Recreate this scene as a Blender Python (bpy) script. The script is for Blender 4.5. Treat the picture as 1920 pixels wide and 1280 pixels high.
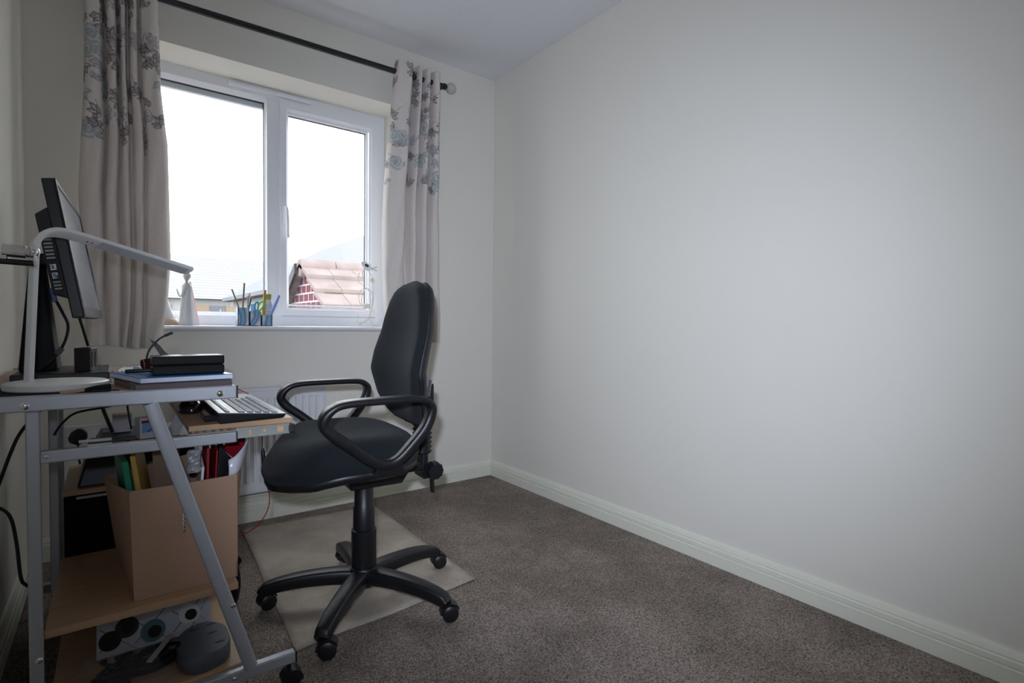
import bpy, bmesh, math, random
import numpy as np
from mathutils import Vector, Matrix
for o in list(bpy.data.objects): bpy.data.objects.remove(o)
random.seed(4); rng = np.random.RandomState(5)
SC = bpy.context.scene; COL = SC.collection; R = math.radians

# ------------------------------------------------------------- camera
yaw, pitch, roll = R(37.053), R(-1.7025), R(0.5903)
fw = Vector((math.sin(yaw)*math.cos(pitch), math.cos(yaw)*math.cos(pitch), math.sin(pitch)))
r0 = Vector((math.cos(yaw), -math.sin(yaw), 0)); u0 = r0.cross(fw)
rt = r0*math.cos(roll)+u0*math.sin(roll); up = -r0*math.sin(roll)+u0*math.cos(roll)
cam = bpy.data.cameras.new('camera'); cam.sensor_width = 36; cam.lens = 990.6/1920*36; cam.clip_start = .02
co = bpy.data.objects.new('camera', cam); COL.objects.link(co)
m = Matrix((rt, up, -fw)).transposed().to_4x4(); m.translation = (0, 0, .935); co.matrix_world = m
SC.camera = co

# ------------------------------------------------------------- world, lights, exposure
SC.view_settings.view_transform = 'Standard'; SC.view_settings.look = 'None'
SC.view_settings.gamma = 1; SC.view_settings.use_curve_mapping = False
SC.view_settings.exposure = 0
w = bpy.data.worlds.new('overcast_sky'); SC.world = w; w.use_nodes = True
bg = w.node_tree.nodes['Background']; bg.inputs[0].default_value = (.95, .97, 1, 1); bg.inputs[1].default_value = 6.0
# the camera's flash, just above and left of the lens
for nm, en, sz, bl, side, rise in (('camera_flash', 95, 91, 1, .14, 0), ('camera_flash_spill', 27, 135, 1, .22, .22)):
    fl = bpy.data.lights.new(nm, 'SPOT'); fl.energy = en; fl.color = (.815, .91, 1.12)
    fl.spot_size = R(sz); fl.spot_blend = bl; fl.shadow_soft_size = .02
    fo = bpy.data.objects.new(nm, fl); COL.objects.link(fo)
    fo.location = Vector((0, 0, .935)) + up*.09 - rt*.035 - fw*.01
    fo.rotation_euler = (fw + rt*side + up*rise).normalized().to_track_quat('-Z', 'Y').to_euler()

# ------------------------------------------------------------- materials
MATS = {}
def mat(name, col, rough=.6, metal=0, noise=0, nscale=60, bump=0, bscale=200, spec=.5, coat=0, alpha=1, trans=0, sub=None):
    if name in MATS: return MATS[name]
    M = bpy.data.materials.new(name); M.use_nodes = True; nt = M.node_tree; b = nt.nodes['Principled BSDF']
    b.inputs['Base Color'].default_value = (*col, 1); b.inputs['Roughness'].default_value = rough
    b.inputs['Metallic'].default_value = metal; b.inputs['Specular IOR Level'].default_value = spec
    if coat: b.inputs['Coat Weight'].default_value = coat; b.inputs['Coat Roughness'].default_value = .08
    if alpha < 1: b.inputs['Alpha'].default_value = alpha
    if trans: b.inputs['Transmission Weight'].default_value = trans
    tc = nt.nodes.new('ShaderNodeTexCoord')
    n = nt.nodes.new('ShaderNodeTexNoise'); n.inputs['Scale'].default_value = nscale; n.inputs['Detail'].default_value = 4
    nt.links.new(tc.outputs['Object'], n.inputs['Vector'])
    mx = nt.nodes.new('ShaderNodeMix'); mx.data_type = 'RGBA'
    k = noise if noise else .04
    mx.inputs['A'].default_value = (*[c*(1-k) for c in col], 1); mx.inputs['B'].default_value = (*[min(1, c*(1+k)) for c in col], 1)
    nt.links.new(n.outputs['Fac'], mx.inputs['Factor']); nt.links.new(mx.outputs['Result'], b.inputs['Base Color'])
    if bump:
        n2 = nt.nodes.new('ShaderNodeTexNoise'); n2.inputs['Scale'].default_value = bscale; n2.inputs['Detail'].default_value = 3
        nt.links.new(tc.outputs['Object'], n2.inputs['Vector'])
        bp = nt.nodes.new('ShaderNodeBump'); bp.inputs['Strength'].default_value = bump; bp.inputs['Distance'].default_value = .002
        nt.links.new(n2.outputs['Fac'], bp.inputs['Height']); nt.links.new(bp.outputs['Normal'], b.inputs['Normal'])
    MATS[name] = M; return M
def nodes(M): return M.node_tree, M.node_tree.nodes['Principled BSDF']

wallM = mat('wall_paint', (.805, .775, .70), .75, noise=.015, nscale=3, bump=.12, bscale=350, spec=.3)
ceilM = mat('ceiling_paint', (.80, .80, .82), .9, bump=.1, bscale=300, spec=.2)
skirtM = mat('skirting_gloss', (.82, .82, .70), .35, spec=.4)
upvcM = mat('white_upvc', (.84, .85, .89), .3)
sillM = mat('sill_gloss', (.82, .82, .85), .25)
radM = mat('radiator_enamel', (.80, .80, .83), .35)
def carpet(name, c1, c2, c3, s1, dist):
    M = mat(name, c1, .95, spec=.1); nt, b = nodes(M)
    tc = nt.nodes.new('ShaderNodeTexCoord')
    a = nt.nodes.new('ShaderNodeTexNoise'); a.inputs['Scale'].default_value = s1; a.inputs['Detail'].default_value = 5; a.inputs['Roughness'].default_value = .75
    c = nt.nodes.new('ShaderNodeTexNoise'); c.inputs['Scale'].default_value = 3.2; c.inputs['Detail'].default_value = 4; c.inputs['Roughness'].default_value=.65
    for q in (a, c): nt.links.new(tc.outputs['Object'], q.inputs['Vector'])
    r1 = nt.nodes.new('ShaderNodeValToRGB'); r1.color_ramp.elements[0].position = .36; r1.color_ramp.elements[1].position = .64
    r1.color_ramp.elements[0].color = (*c1, 1); r1.color_ramp.elements[1].color = (*c2, 1)
    r2 = nt.nodes.new('ShaderNodeValToRGB'); r2.color_ramp.elements[0].position = .42; r2.color_ramp.elements[1].position = .62
    r2.color_ramp.elements[0].color = (.72, .72, .70, 1); r2.color_ramp.elements[1].color = (*c3, 1)
    mm = nt.nodes.new('ShaderNodeMix'); mm.data_type = 'RGBA'; mm.blend_type = 'MULTIPLY'; mm.inputs['Factor'].default_value = 1
    nt.links.new(a.outputs['Fac'], r1.inputs[0]); nt.links.new(c.outputs['Fac'], r2.inputs[0])
    nt.links.new(r1.outputs[0], mm.inputs['A']); nt.links.new(r2.outputs[0], mm.inputs['B']); nt.links.new(mm.outputs['Result'], b.inputs['Base Color'])
    bp = nt.nodes.new('ShaderNodeBump'); bp.inputs['Strength'].default_value = .9; bp.inputs['Distance'].default_value = dist
    nt.links.new(a.outputs['Fac'], bp.inputs['Height']); nt.links.new(bp.outputs['Normal'], b.inputs['Normal'])
    return M
carpetM = carpet('carpet_pile', (.105, .08, .066), (.62, .52, .455), (1, 1, 1), 175, .007)
rugM = carpet('rug_pile', (.48, .41, .34), (.76, .665, .565), (1, 1, 1), 260, .003)
def wood(name, c1, c2, axis=0):
    M = mat(name, c1, .35, spec=.4); nt, b = nodes(M)
    tc = nt.nodes.new('ShaderNodeTexCoord'); mp = nt.nodes.new('ShaderNodeMapping')
    s = [60, 60, 60]; s[axis] = 3; mp.inputs['Scale'].default_value = s
    n = nt.nodes.new('ShaderNodeTexNoise'); n.inputs['Scale'].default_value = 1.5; n.inputs['Detail'].default_value = 6
    rp = nt.nodes.new('ShaderNodeValToRGB'); rp.color_ramp.elements[0].position = .3; rp.color_ramp.elements[1].position = .7
    rp.color_ramp.elements[0].color = (*c1, 1); rp.color_ramp.elements[1].color = (*c2, 1)
    nt.links.new(tc.outputs['Object'], mp.inputs[0]); nt.links.new(mp.outputs[0], n.inputs[0]); nt.links.new(n.outputs['Fac'], rp.inputs[0]); nt.links.new(rp.outputs[0], b.inputs['Base Color'])
    return M
beechM = wood('beech_laminate', (.42, .26, .15), (.50, .32, .19))
beechE = wood('beech_edge', (.52, .33, .17), (.60, .39, .21))
silverM = mat('silver_paint', (.44, .46, .505), .36, .40)
chromeM = mat('chrome', (.75, .75, .76), .08, 1)
steelM = mat('zinc_steel', (.55, .60, .58), .3, .8)
darkcap = mat('black_cap', (.012, .012, .014), .45)
blackP = mat('black_plastic', (.007, .007, .009), .42, bump=.05, bscale=900)
blackG = mat('gloss_black', (.01, .01, .012), .16)
chairP = mat('chair_plastic', (.008, .008, .010), .38, bump=.15, bscale=700)
chairF = mat('chair_fabric', (.013, .016, .019), .9, noise=.6, nscale=700, bump=.5, bscale=900, spec=.15)
nt, b = nodes(chairF); b.inputs['Sheen Weight'].default_value = .05; b.inputs['Sheen Roughness'].default_value = .5
shellM = mat('chair_shell', (.009, .009, .011), .5, bump=.3, bscale=500)
whiteP = mat('white_plastic', (.80, .79, .78), .35)
whiteD = mat('lamp_underside', (.50, .51, .56), .4)
rodM = mat('gunmetal_rod', (.035, .035, .036), .3, .6)
cardM = mat('cardboard', (.42, .27, .185), .8, noise=.06, nscale=8, bump=.1, bscale=120, spec=.2)
cardIn = mat('cardboard_inside', (.34, .23, .16), .85, noise=.06)
paperM = mat('white_paper', (.72, .72, .74), .7)
blueM = mat('blue_cover', (.02, .17, .50), .35)
brownM = mat('brown_cover', (.055, .022, .022), .35)
clearM = mat('clear_film', (.9, .9, .92), .08, alpha=.05)
redM = mat('red_card', (.30, .012, .022), .35)
greenM = mat('green_folder', (.0, .20, .105), .4)
yellowM = mat('yellow_card', (.50, .31, .05), .5)
greyP = mat('grey_plastic', (.085, .095, .115), .5)
porcM = mat('porcelain', (.66, .68, .70), .25)
blackC = mat('black_cloth', (.012, .012, .014), .9, bump=.5, bscale=300, spec=.2)
redcab = mat('red_cable', (.42, .02, .015), .4)
creamwire = mat('cream_metal', (.70, .69, .64), .5)
glassM = bpy.data.materials.new('window_glass'); glassM.use_nodes = True
nt = glassM.node_tree; nt.nodes.remove(nt.nodes['Principled BSDF'])
tr = nt.nodes.new('ShaderNodeBsdfTransparent'); tr.inputs[0].default_value = (.96, .98, .98, 1)
gl = nt.nodes.new('ShaderNodeBsdfGlossy'); gl.inputs['Roughness'].default_value = .02
ms = nt.nodes.new('ShaderNodeMixShader'); ms.inputs[0].default_value = .05
nt.links.new(tr.outputs[0], ms.inputs[1]); nt.links.new(gl.outputs[0], ms.inputs[2]); nt.links.new(ms.outputs[0], nt.nodes['Material Output'].inputs[0])

# ------------------------------------------------------------- builders
def prop(o, label=None, cat=None, group=None, kind=None):
    if label: o['label'] = label
    if cat: o['category'] = cat
    if group: o['group'] = group
    if kind: o['kind'] = kind
    return o
ORG = {}
def thing(name, label, cat, loc, rz=0, group=None, local=False):
    o = bpy.data.objects.new(name, None); COL.objects.link(o); o.empty_display_size = .05
    o.location = loc; o.rotation_euler = (0, 0, rz); ORG[o] = Vector((0, 0, 0)) if local else Vector(loc)
    return prop(o, label, cat, group)
def catmull(P, n=8, closed=False):
    P = [Vector(p) for p in P]; out = []; N = len(P); rngN = N if closed else N-1
    for i in range(rngN):
        if closed: a, b_, c, d = P[(i-1) % N], P[i], P[(i+1) % N], P[(i+2) % N]
        else: a, b_, c, d = P[max(i-1, 0)], P[i], P[i+1], P[min(i+2, N-1)]
        for k in range(n):
            t = k/n
            out.append(.5*((2*b_)+(-a+c)*t+(2*a-5*b_+4*c-d)*t*t+(-a+3*b_-3*c+d)*t**3))
    if not closed: out.append(P[-1])
    return out
class MB:
    def __init__(s): s.bm = bmesh.new()
    def poly(s, vs, faces):
        v = [s.bm.verts.new(p) for p in vs]
        for f in faces:
            try: s.bm.faces.new([v[i] for i in f])
            except ValueError: pass
        return s
    def box(s, x0, x1, y0, y1, z0, z1, M=None):
        P = [Vector((x, y, z)) for z in (z0, z1) for y in (y0, y1) for x in (x0, x1)]
        if M: P = [M @ p for p in P]
        return s.poly(P, [(0, 2, 3, 1), (4, 5, 7, 6), (0, 1, 5, 4), (2, 6, 7, 3), (0, 4, 6, 2), (1, 3, 7, 5)])
    def hexa(s, lo, hi):   # 4 bottom corners, 4 top corners, same order round
        return s.poly(list(lo)+list(hi), [(3, 2, 1, 0), (4, 5, 6, 7), (0, 1, 5, 4), (1, 2, 6, 5), (2, 3, 7, 6), (3, 0, 4, 7)])
    def prism(s, pts, d):   # polygon of 3D points extruded by vector d
        n = len(pts); d = Vector(d); P = [Vector(p) for p in pts]; P += [p+d for p in P]
        return s.poly(P, [tuple(range(n-1, -1, -1)), tuple(range(n, 2*n))]+[(i, (i+1) % n, n+(i+1) % n, n+i) for i in range(n)])
    def rings(s, rs, closed=False, caps=True):
        n = len(rs[0]); P = [p for r in rs for p in r]; F = []; m_ = len(rs)
        for i in range(m_ if closed else m_-1):
            j = (i+1) % m_
            for k in range(n): F.append((i*n+k, i*n+(k+1) % n, j*n+(k+1) % n, j*n+k))
        if caps and not closed: F.append(tuple(range(n-1, -1, -1))); F.append(tuple((m_-1)*n+k for k in range(n)))
        return s.poly(P, F)
    def tube(s, pts, r, seg=10, closed=False, smooth=0, sq=None, upv=None):
        if smooth: pts = catmull(pts, smooth, closed)
        P = [Vector(p) for p in pts]; N = len(P); rs = []; prev = None
        for i, p in enumerate(P):
            if closed: t = P[(i+1) % N]-P[(i-1) % N]
            else: t = P[min(i+1, N-1)]-P[max(i-1, 0)]
            t.normalize()
            if upv is not None: a = Vector(upv)
            else: a = prev if prev is not None else (Vector((0, 0, 1)) if abs(t.z) < .9 else Vector((1, 0, 0)))
            a = (a-t*a.dot(t)).normalized(); b_ = t.cross(a); prev = a
            rr = r(i/(N-1)) if callable(r) else r
            if sq:
                w_, h_ = (sq(i/(N-1)) if callable(sq) else sq); ring = []
                for k in range(16):
                    an = 2*math.pi*k/16; c_, s_ = math.cos(an), math.sin(an); e = .45
                    ring.append(p+b_*(w_*math.copysign(abs(c_)**e, c_))+a*(h_*math.copysign(abs(s_)**e, s_)))
            else: ring = [p+(a*math.cos(2*math.pi*k/seg)+b_*math.sin(2*math.pi*k/seg))*rr for k in range(seg)]
            rs.append(ring)
        return s.rings(rs, closed)
    def lathe(s, prof, c, seg=24, ax=(0, 0, 1)):
        ax = Vector(ax).normalized(); a = Vector((1, 0, 0)) if abs(ax.x) < .9 else Vector((0, 1, 0)); a = (a-ax*a.dot(ax)).normalized(); b_ = ax.cross(a); c = Vector(c)
        return s.rings([[c+ax*h+(a*math.cos(2*math.pi*k/seg)+b_*math.sin(2*math.pi*k/seg))*max(r, 1e-5) for k in range(seg)] for r, h in prof])
    def cyl(s, p0, p1, r, seg=20):
        p0 = Vector(p0); p1 = Vector(p1); return s.lathe([(r, 0), (r, (p1-p0).length)], p0, seg, p1-p0)
    def ball(s, c, rx, ry=None, rz=None, seg=20, M=None):
        ry = ry or rx; rz = rz or rx; c = Vector(c); rs = []
        for i in range(13):
            t = math.pi*(i/12)-math.pi/2; q = max(math.cos(t), 1e-4)
            ring = [Vector((rx*q*math.cos(2*math.pi*k/seg), ry*q*math.sin(2*math.pi*k/seg), rz*math.sin(t))) for k in range(seg)]
            rs.append([c+((M @ p) if M else p) for p in ring])
        return s.rings(rs)
    def build(s, name, m, parent=None, smooth=False, bevel=0, label=None, sub=0, seg=2):
        bm = s.bm; bmesh.ops.recalc_face_normals(bm, faces=bm.faces)
        root = parent
        while root is not None and root.parent: root = root.parent
        if root is not None:
            org = ORG[root]; 
        else:
            xs = [v.co for v in bm.verts]; mn = Vector([min(v[i] for v in xs) for i in range(3)]); mx = Vector([max(v[i] for v in xs) for i in range(3)])
            org = Vector(((mn.x+mx.x)/2, (mn.y+mx.y)/2, mn.z))
        for v in bm.verts: v.co -= org
        me = bpy.data.meshes.new(name); bm.to_mesh(me); bm.free()
        me.materials.append(m)
        if smooth:
            for p in me.polygons: p.use_smooth = True
        o = bpy.data.objects.new(name, me); COL.objects.link(o)
        if parent is not None: o.parent = parent
        else: o.location = org
        if root is None: ORG[o] = org
        if bevel:
            bv = o.modifiers.new('bevel', 'BEVEL'); bv.width = bevel; bv.segments = seg; bv.limit_method = 'ANGLE'; bv.angle_limit = R(35)
        if sub: q = o.modifiers.new('sub', 'SUBSURF'); q.levels = sub; q.render_levels = sub
        if smooth == 'auto':
            me.set_sharp_from_angle(angle=R(40))
        if label: o['label'] = label
        return o
def B(x0, x1, y0, y1, z0, z1): return MB().box(x0, x1, y0, y1, z0, z1)
def struct(o): o['kind'] = 'structure'; return o

# ------------------------------------------------------------- room shell
RX, DY, LX, HZ = 1.893, 2.714, -.261, 2.44
struct(B(LX-.12, RX+.12, -.95, 3.02, -.05, 0).build('floor', carpetM))
struct(B(LX-.12, RX+.12, -.95, 3.02, HZ, HZ+.05).build('ceiling', ceilM))
struct(B(RX, RX+.12, -.95, 3.02, 0, HZ).build('wall_right', wallM))
struct(B(LX-.12, LX, -.95, 3.02, 0, HZ).build('wall_left', wallM))
struct(B(LX, RX, -.95, -.85, 0, HZ).build('wall_front', wallM))
WX0, WX1, WZ0, WZ1 = .03, 1.262, .922, 2.125
mb = MB()
mb.box(LX, WX0, DY, 3.02, 0, HZ); mb.box(WX1, RX, DY, 3.02, 0, HZ); mb.box(WX0, WX1, DY, 3.02, WZ1, HZ); mb.box(WX0, WX1, DY, 3.02, 0, WZ0-.022)
struct(mb.build('wall_back', wallM))
# skirting boards with torus profile: (out, z)
SK = [(0, 0), (.018, 0), (.018, .040), (.0185, .044), (.013, .047), (.0165, .052), (.0165, .066), (.011, .070), (.0135, .074), (.009, .087), (.006, .093), (0, .094)]
struct(MB().prism([(RX-a, DY, z) for a, z in SK], (0, -3.56, 0)).build('baseboard_right', skirtM))
struct(MB().prism([(LX, DY-a, z) for a, z in SK], (RX-LX, 0, 0)).build('baseboard_back', skirtM))
struct(MB().prism([(LX+a, DY, z) for a, z in SK], (0, -3.56, 0)).build('baseboard_left', skirtM))
# window sill board with rounded nose
prof = [(2.92, WZ0-.022), (2.668, WZ0-.022), (2.661, WZ0-.018), (2.658, WZ0-.011), (2.661, WZ0-.004), (2.668, WZ0), (2.92, WZ0)]
struct(MB().prism([(-.03, y, z) for y, z in prof], (1.335, 0, 0)).build('trim_1', sillM, smooth='auto'))
# window: outer frame, mullion, fixed light, opening sash
win = bpy.data.objects.new('window_1', None); COL.objects.link(win); win.location = (.64, 2.92, WZ0); ORG[win] = Vector((.64, 2.92, WZ0)); win['kind'] = 'structure'
def frame(mb, x0, x1, z0, z1, w, y0, y1, ch=.012):
    # four mitred members with a chamfered inner edge
    O = [(x0, z0), (x1, z0), (x1, z1), (x0, z1)]; I = [(x0+w, z0+w), (x1-w, z0+w), (x1-w, z1-w), (x0+w, z1-w)]
    I2 = [(x0+w-ch, z0+w-ch), (x1-w+ch, z0+w-ch), (x1-w+ch, z1-w+ch), (x0+w-ch, z1-w+ch)]
    for i in range(4):
        j = (i+1) % 4
        P = [(O[i][0], y0, O[i][1]), (O[j][0], y0, O[j][1]), (I2[j][0], y0, I2[j][1]), (I2[i][0], y0, I2[i][1]), (I[j][0], y0+ch, I[j][1]), (I[i][0], y0+ch, I[i][1]),
             (I[j][0], y1, I[j][1]), (I[i][0], y1, I[i][1]), (O[j][0], y1, O[j][1]), (O[i][0], y1, O[i][1])]
        mb.poly(P, [(0, 1, 2, 3), (3, 2, 4, 5), (5, 4, 6, 7), (7, 6, 8, 9), (9, 8, 1, 0), (0, 3, 5, 7, 9), (1, 8, 6, 4, 2)])
mb = MB(); frame(mb, WX0, WX1, WZ0, WZ1, .060, 2.92, 2.99)
mb.box(.632, .700, 2.922, 2.99, WZ0+.05, WZ1-.05)
mb.box(WX0+.06, .632, 2.968, 2.99, WZ1-.092, WZ1-.058); mb.build('window_frame', upvcM, win)
mb = MB(); frame(mb, .085, .640, WZ0+.052, WZ1-.052, .016, 2.932, 2.97, .01); mb.build('glazing_bead', upvcM, win)
mb = MB(); frame(mb, .692, 1.214, WZ0+.055, WZ1-.052, .042, 2.905, 2.955, .012)
sash = mb.build('opening_sash', upvcM, win)
mb = MB(); frame(mb, .727, 1.163, WZ0+.104, WZ1-.100, .010, 2.918, 2.95, .006); mb.build('glazing_bead', upvcM, win)
gk = mat('gasket', (.03, .03, .035), .6)
mb = MB(); frame(mb, .098, .627, WZ0+.064, WZ1-.064, .005, 2.945, 2.965, .001); frame(mb, .734, 1.156, WZ0+.111, WZ1-.107, .005, 2.930, 2.945, .001); mb.build('gasket', gk, win)
B(.10, .628, 2.955, 2.96, WZ0+.068, WZ1-.068).build('window_pane', glassM, win)
B(.738, 1.152, 2.935, 2.94, WZ0+.115, WZ1-.111).build('window_pane', glassM, win)
mb = MB(); mb.box(.455, .845, 2.905, 2.922, WZ1-.032, WZ1-.012); mb.build('trickle_vent', upvcM, win, bevel=.004)
mb = MB(); mb.box(.704, .722, 2.893, 2.906, 1.44, 1.545)
mb.tube([(.713, 2.893, 1.53), (.713, 2.868, 1.525), (.716, 2.862, 1.49), (.719, 2.866, 1.40), (.721, 2.868, 1.375)], .008, 10, smooth=5); mb.build('window_handle', upvcM, win, smooth='auto')
# outside brick reveal and lead sill
struct(B(WX0-.1, WX1+.1, 2.99, 3.10, WZ0-.05, WZ0-.01).build('trim_2', upvcM))

# ------------------------------------------------------------- houses outside
def brickmat():
    M = mat('red_brick', (.42, .13, .12), .9, spec=.1); nt, b = nodes(M)
    tc = nt.nodes.new('ShaderNodeTexCoord'); sp = nt.nodes.new('ShaderNodeSeparateXYZ'); cb = nt.nodes.new('ShaderNodeCombineXYZ')
    br = nt.nodes.new('ShaderNodeTexBrick'); br.inputs['Color1'].default_value = (.13, .040, .045, 1); br.inputs['Color2'].default_value = (.11, .05, .065, 1)
    br.inputs['Mortar'].default_value = (.36, .34, .36, 1); br.inputs['Scale'].default_value = 1; br.inputs['Brick Width'].default_value = .2; br.inputs['Row Height'].default_value = .105; br.inputs['Mortar Size'].default_value = .010
    nt.links.new(tc.outputs['Object'], sp.inputs[0]); nt.links.new(sp.outputs['Y'], cb.inputs['X']); nt.links.new(sp.outputs['Z'], cb.inputs['Y'])
    nt.links.new(cb.outputs[0], br.inputs[0]); nt.links.new(br.outputs['Color'], b.inputs['Base Color']); return M
def tilemat(name, col, row):
    M = mat(name, col, .9, spec=.1); nt, b = nodes(M)
    tc = nt.nodes.new('ShaderNodeTexCoord'); sp = nt.nodes.new('ShaderNodeSeparateXYZ')
    nt.links.new(tc.outputs['Object'], sp.inputs[0])
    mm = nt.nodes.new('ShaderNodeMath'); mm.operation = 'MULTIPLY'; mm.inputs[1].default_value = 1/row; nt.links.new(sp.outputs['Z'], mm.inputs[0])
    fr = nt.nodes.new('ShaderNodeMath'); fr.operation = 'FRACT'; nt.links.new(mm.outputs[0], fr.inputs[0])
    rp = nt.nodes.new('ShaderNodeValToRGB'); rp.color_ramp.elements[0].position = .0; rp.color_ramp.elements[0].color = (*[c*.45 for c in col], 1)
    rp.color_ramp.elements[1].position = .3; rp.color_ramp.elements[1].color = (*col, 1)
    nz = nt.nodes.new('ShaderNodeTexNoise'); nz.inputs['Scale'].default_value = 5; nt.links.new(tc.outputs['Object'], nz.inputs[0])
    mx = nt.nodes.new('ShaderNodeMix'); mx.data_type = 'RGBA'; mx.blend_type = 'MULTIPLY'; mx.inputs['Factor'].default_value = .5
    nt.links.new(fr.outputs[0], rp.inputs[0]); nt.links.new(rp.outputs[0], mx.inputs['A']); nt.links.new(nz.outputs['Color'], mx.inputs['B'])
    mx2 = nt.nodes.new('ShaderNodeMix'); mx2.data_type = 'RGBA'; mx2.inputs['Factor'].default_value = .25
    nt.links.new(mx.outputs['Result'], mx2.inputs['A']); mx2.inputs['B'].default_value = (*col, 1)
    nt.links.new(mx2.outputs['Result'], b.inputs['Base Color']); return M
brickM = brickmat(); greytile = tilemat('grey_roof_tiles', (.205, .21, .235), .11); greytile2 = tilemat('distant_roof_tiles', (.255, .255, .27), .15)
pinktile = mat('pink_concrete_tile', (.20, .16, .155), .9, noise=.45, nscale=4, bump=.6, bscale=40, spec=.1)
bargeM = mat('dark_bargeboard', (.015, .014, .018), .6); renderM = mat('cream_render', (.25, .245, .24), .9); mossM = mat('moss', (.075, .075, .03), .95, noise=.5, nscale=60)
g = thing('gable_house', 'nearby brick gable with large pink concrete roof tiles and dark bargeboard', 'house', (3.4, 6.7, -3))
AX, AY, AZ = 1.86, 6.7, 1.665; sl = .605
hw_ = 1.75
MB().poly([(AX+.03, AY-hw_, -3), (AX+.03, AY+hw_, -3), (AX+.03, AY+hw_, AZ-.06-hw_*sl), (AX+.03, AY, AZ-.06), (AX+.03, AY-hw_, AZ-.06-hw_*sl),
           (5.5, AY-hw_, -3), (5.5, AY+hw_, -3), (5.5, AY+hw_, AZ-.06-hw_*sl), (5.5, AY, AZ-.06), (5.5, AY-hw_, AZ-.06-hw_*sl)],
          [(0, 1, 2, 3, 4), (9, 8, 7, 6, 5), (0, 4, 9, 5), (1, 6, 7, 2)]).build('gable_wall', brickM, g)
mb = MB(); nrow = 6; gy = .30
for side in (-1, 1):
    for k in range(nrow):
        y0 = gy*k; y1 = gy*(k+1)+.03; th = .034
        for j in range(12):
            xa = AX-.05+.305*j; xb = xa+.302; dz = .004*((j*7+k*3) % 3)
            P = [(xa, AY+side*y0, AZ-y0*sl-.002+dz), (xb, AY+side*y0, AZ-y0*sl-.002+dz), (xb, AY+side*y1, AZ-y1*sl+.048+dz), (xa, AY+side*y1, AZ-y1*sl+.048+dz)]
            mb.hexa([Vector(p)-Vector((0, 0, th+.01)) for p in P], P)
mb.build('roof_tiles', pinktile, g)
mb = MB()
for j in range(9):
    xa = AX-.05+.42*j; mb.lathe([(.105, 0), (.115, .02), (.115, .41)], (xa, AY, AZ-.05), 14, (1, 0, 0))
mb.build('ridge_tiles', pinktile, g, smooth='auto')
mb = MB(); rs = []
for j in range(90):
    x = AX+.05+2.9*j/89; y = gy*2+.034; r_ = .008+.012*abs(math.sin(j*1.7)*math.sin(j*.37)); c_ = Vector((x, AY-y, AZ-y*sl+.004))
    rs.append([c_+Vector((0, r_*math.cos(a), r_*.8*math.sin(a))) for a in (0, 1.05, 2.1, 3.14, 4.2, 5.2)])
mb.rings(rs)
mb.build('moss', mossM, g)
mb = MB(); d0 = .12
P = [(AX-.10, AY+.03, AZ+.0), (AX-.10, AY+.70, AZ-.70*sl+.03), (AX-.10, AY+.66, AZ-.66*sl-.14), (AX-.10, AY+.03, AZ-.12)]
mb.prism(P, (.03, 0, 0)); mb.build('bargeboard', bargeM, g)
# house whose ridge runs away from us, hipped at its far end
h2 = thing('hipped_house', 'house with grey hipped roof rising to the right behind the brick gable', 'house', (6, 16, -3))
ex, ey, ez = 3.30, 22.6, 1.85; rx, ry, rz = 6.05, 19.6, 3.6
MB().poly([(ex, ey, ez), (ex, 9, ez), (rx, 9, rz), (rx, ry, rz), (2*rx-ex, ey, ez), (2*rx-ex, 9, ez), (ex, ey, ez-.12), (ex, 9, ez-.12), (2*rx-ex, ey, ez-.12), (2*rx-ex, 9, ez-.12)],
          [(0, 1, 2, 3), (0, 3, 4), (3, 2, 5, 4), (0, 6, 7, 1), (6, 8, 9, 7), (0, 4, 8, 6), (1, 7, 9, 5, 2), (4, 5, 9, 8)]).build('roof', greytile, h2)
B(ex+.35, 2*rx-ex-.35, 9.2, ey-.35, -3, ez-.12).build('wall', renderM, h2)
h1 = thing('distant_house', 'distant pale house with long grey roof and small orange-curtained windows', 'house', (0, 30, -3))
MB().poly([(-7, 27.7, 2.02), (7.5, 27.7, 2.02), (7.5, 33, 4.5), (-7, 33, 4.5), (-7, 33, 2.0), (7.5, 33, 2.0)], [(0, 1, 2, 3), (0, 4, 5, 1), (1, 5, 2), (0, 3, 4), (3, 2, 5, 4)]).build('roof', greytile2, h1)
B(-6.8, 7.3, 28, 33, -3, 2.0).build('wall', renderM, h1)
orM = mat('orange_curtain', (.25, .17, .12), .8); wgM = mat('dark_glazing', (.13, .135, .16), .2)
for i, (x, wd, mm) in enumerate([(1.6, .5, wgM), (2.75, .8, orM), (3.6, .6, wgM), (4.25, .5, orM), (4.8, .45, wgM)]):
    B(x, x+wd, 27.96, 28.0, 1.42, 1.72).build('window', mm, h1)
gm = mat('paving', (.14, .14, .14), .95, noise=.3, nscale=2)
prop(B(-30, 40, 3.2, 60, -3.05, -3).build('garden_ground', gm), kind='structure')

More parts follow.
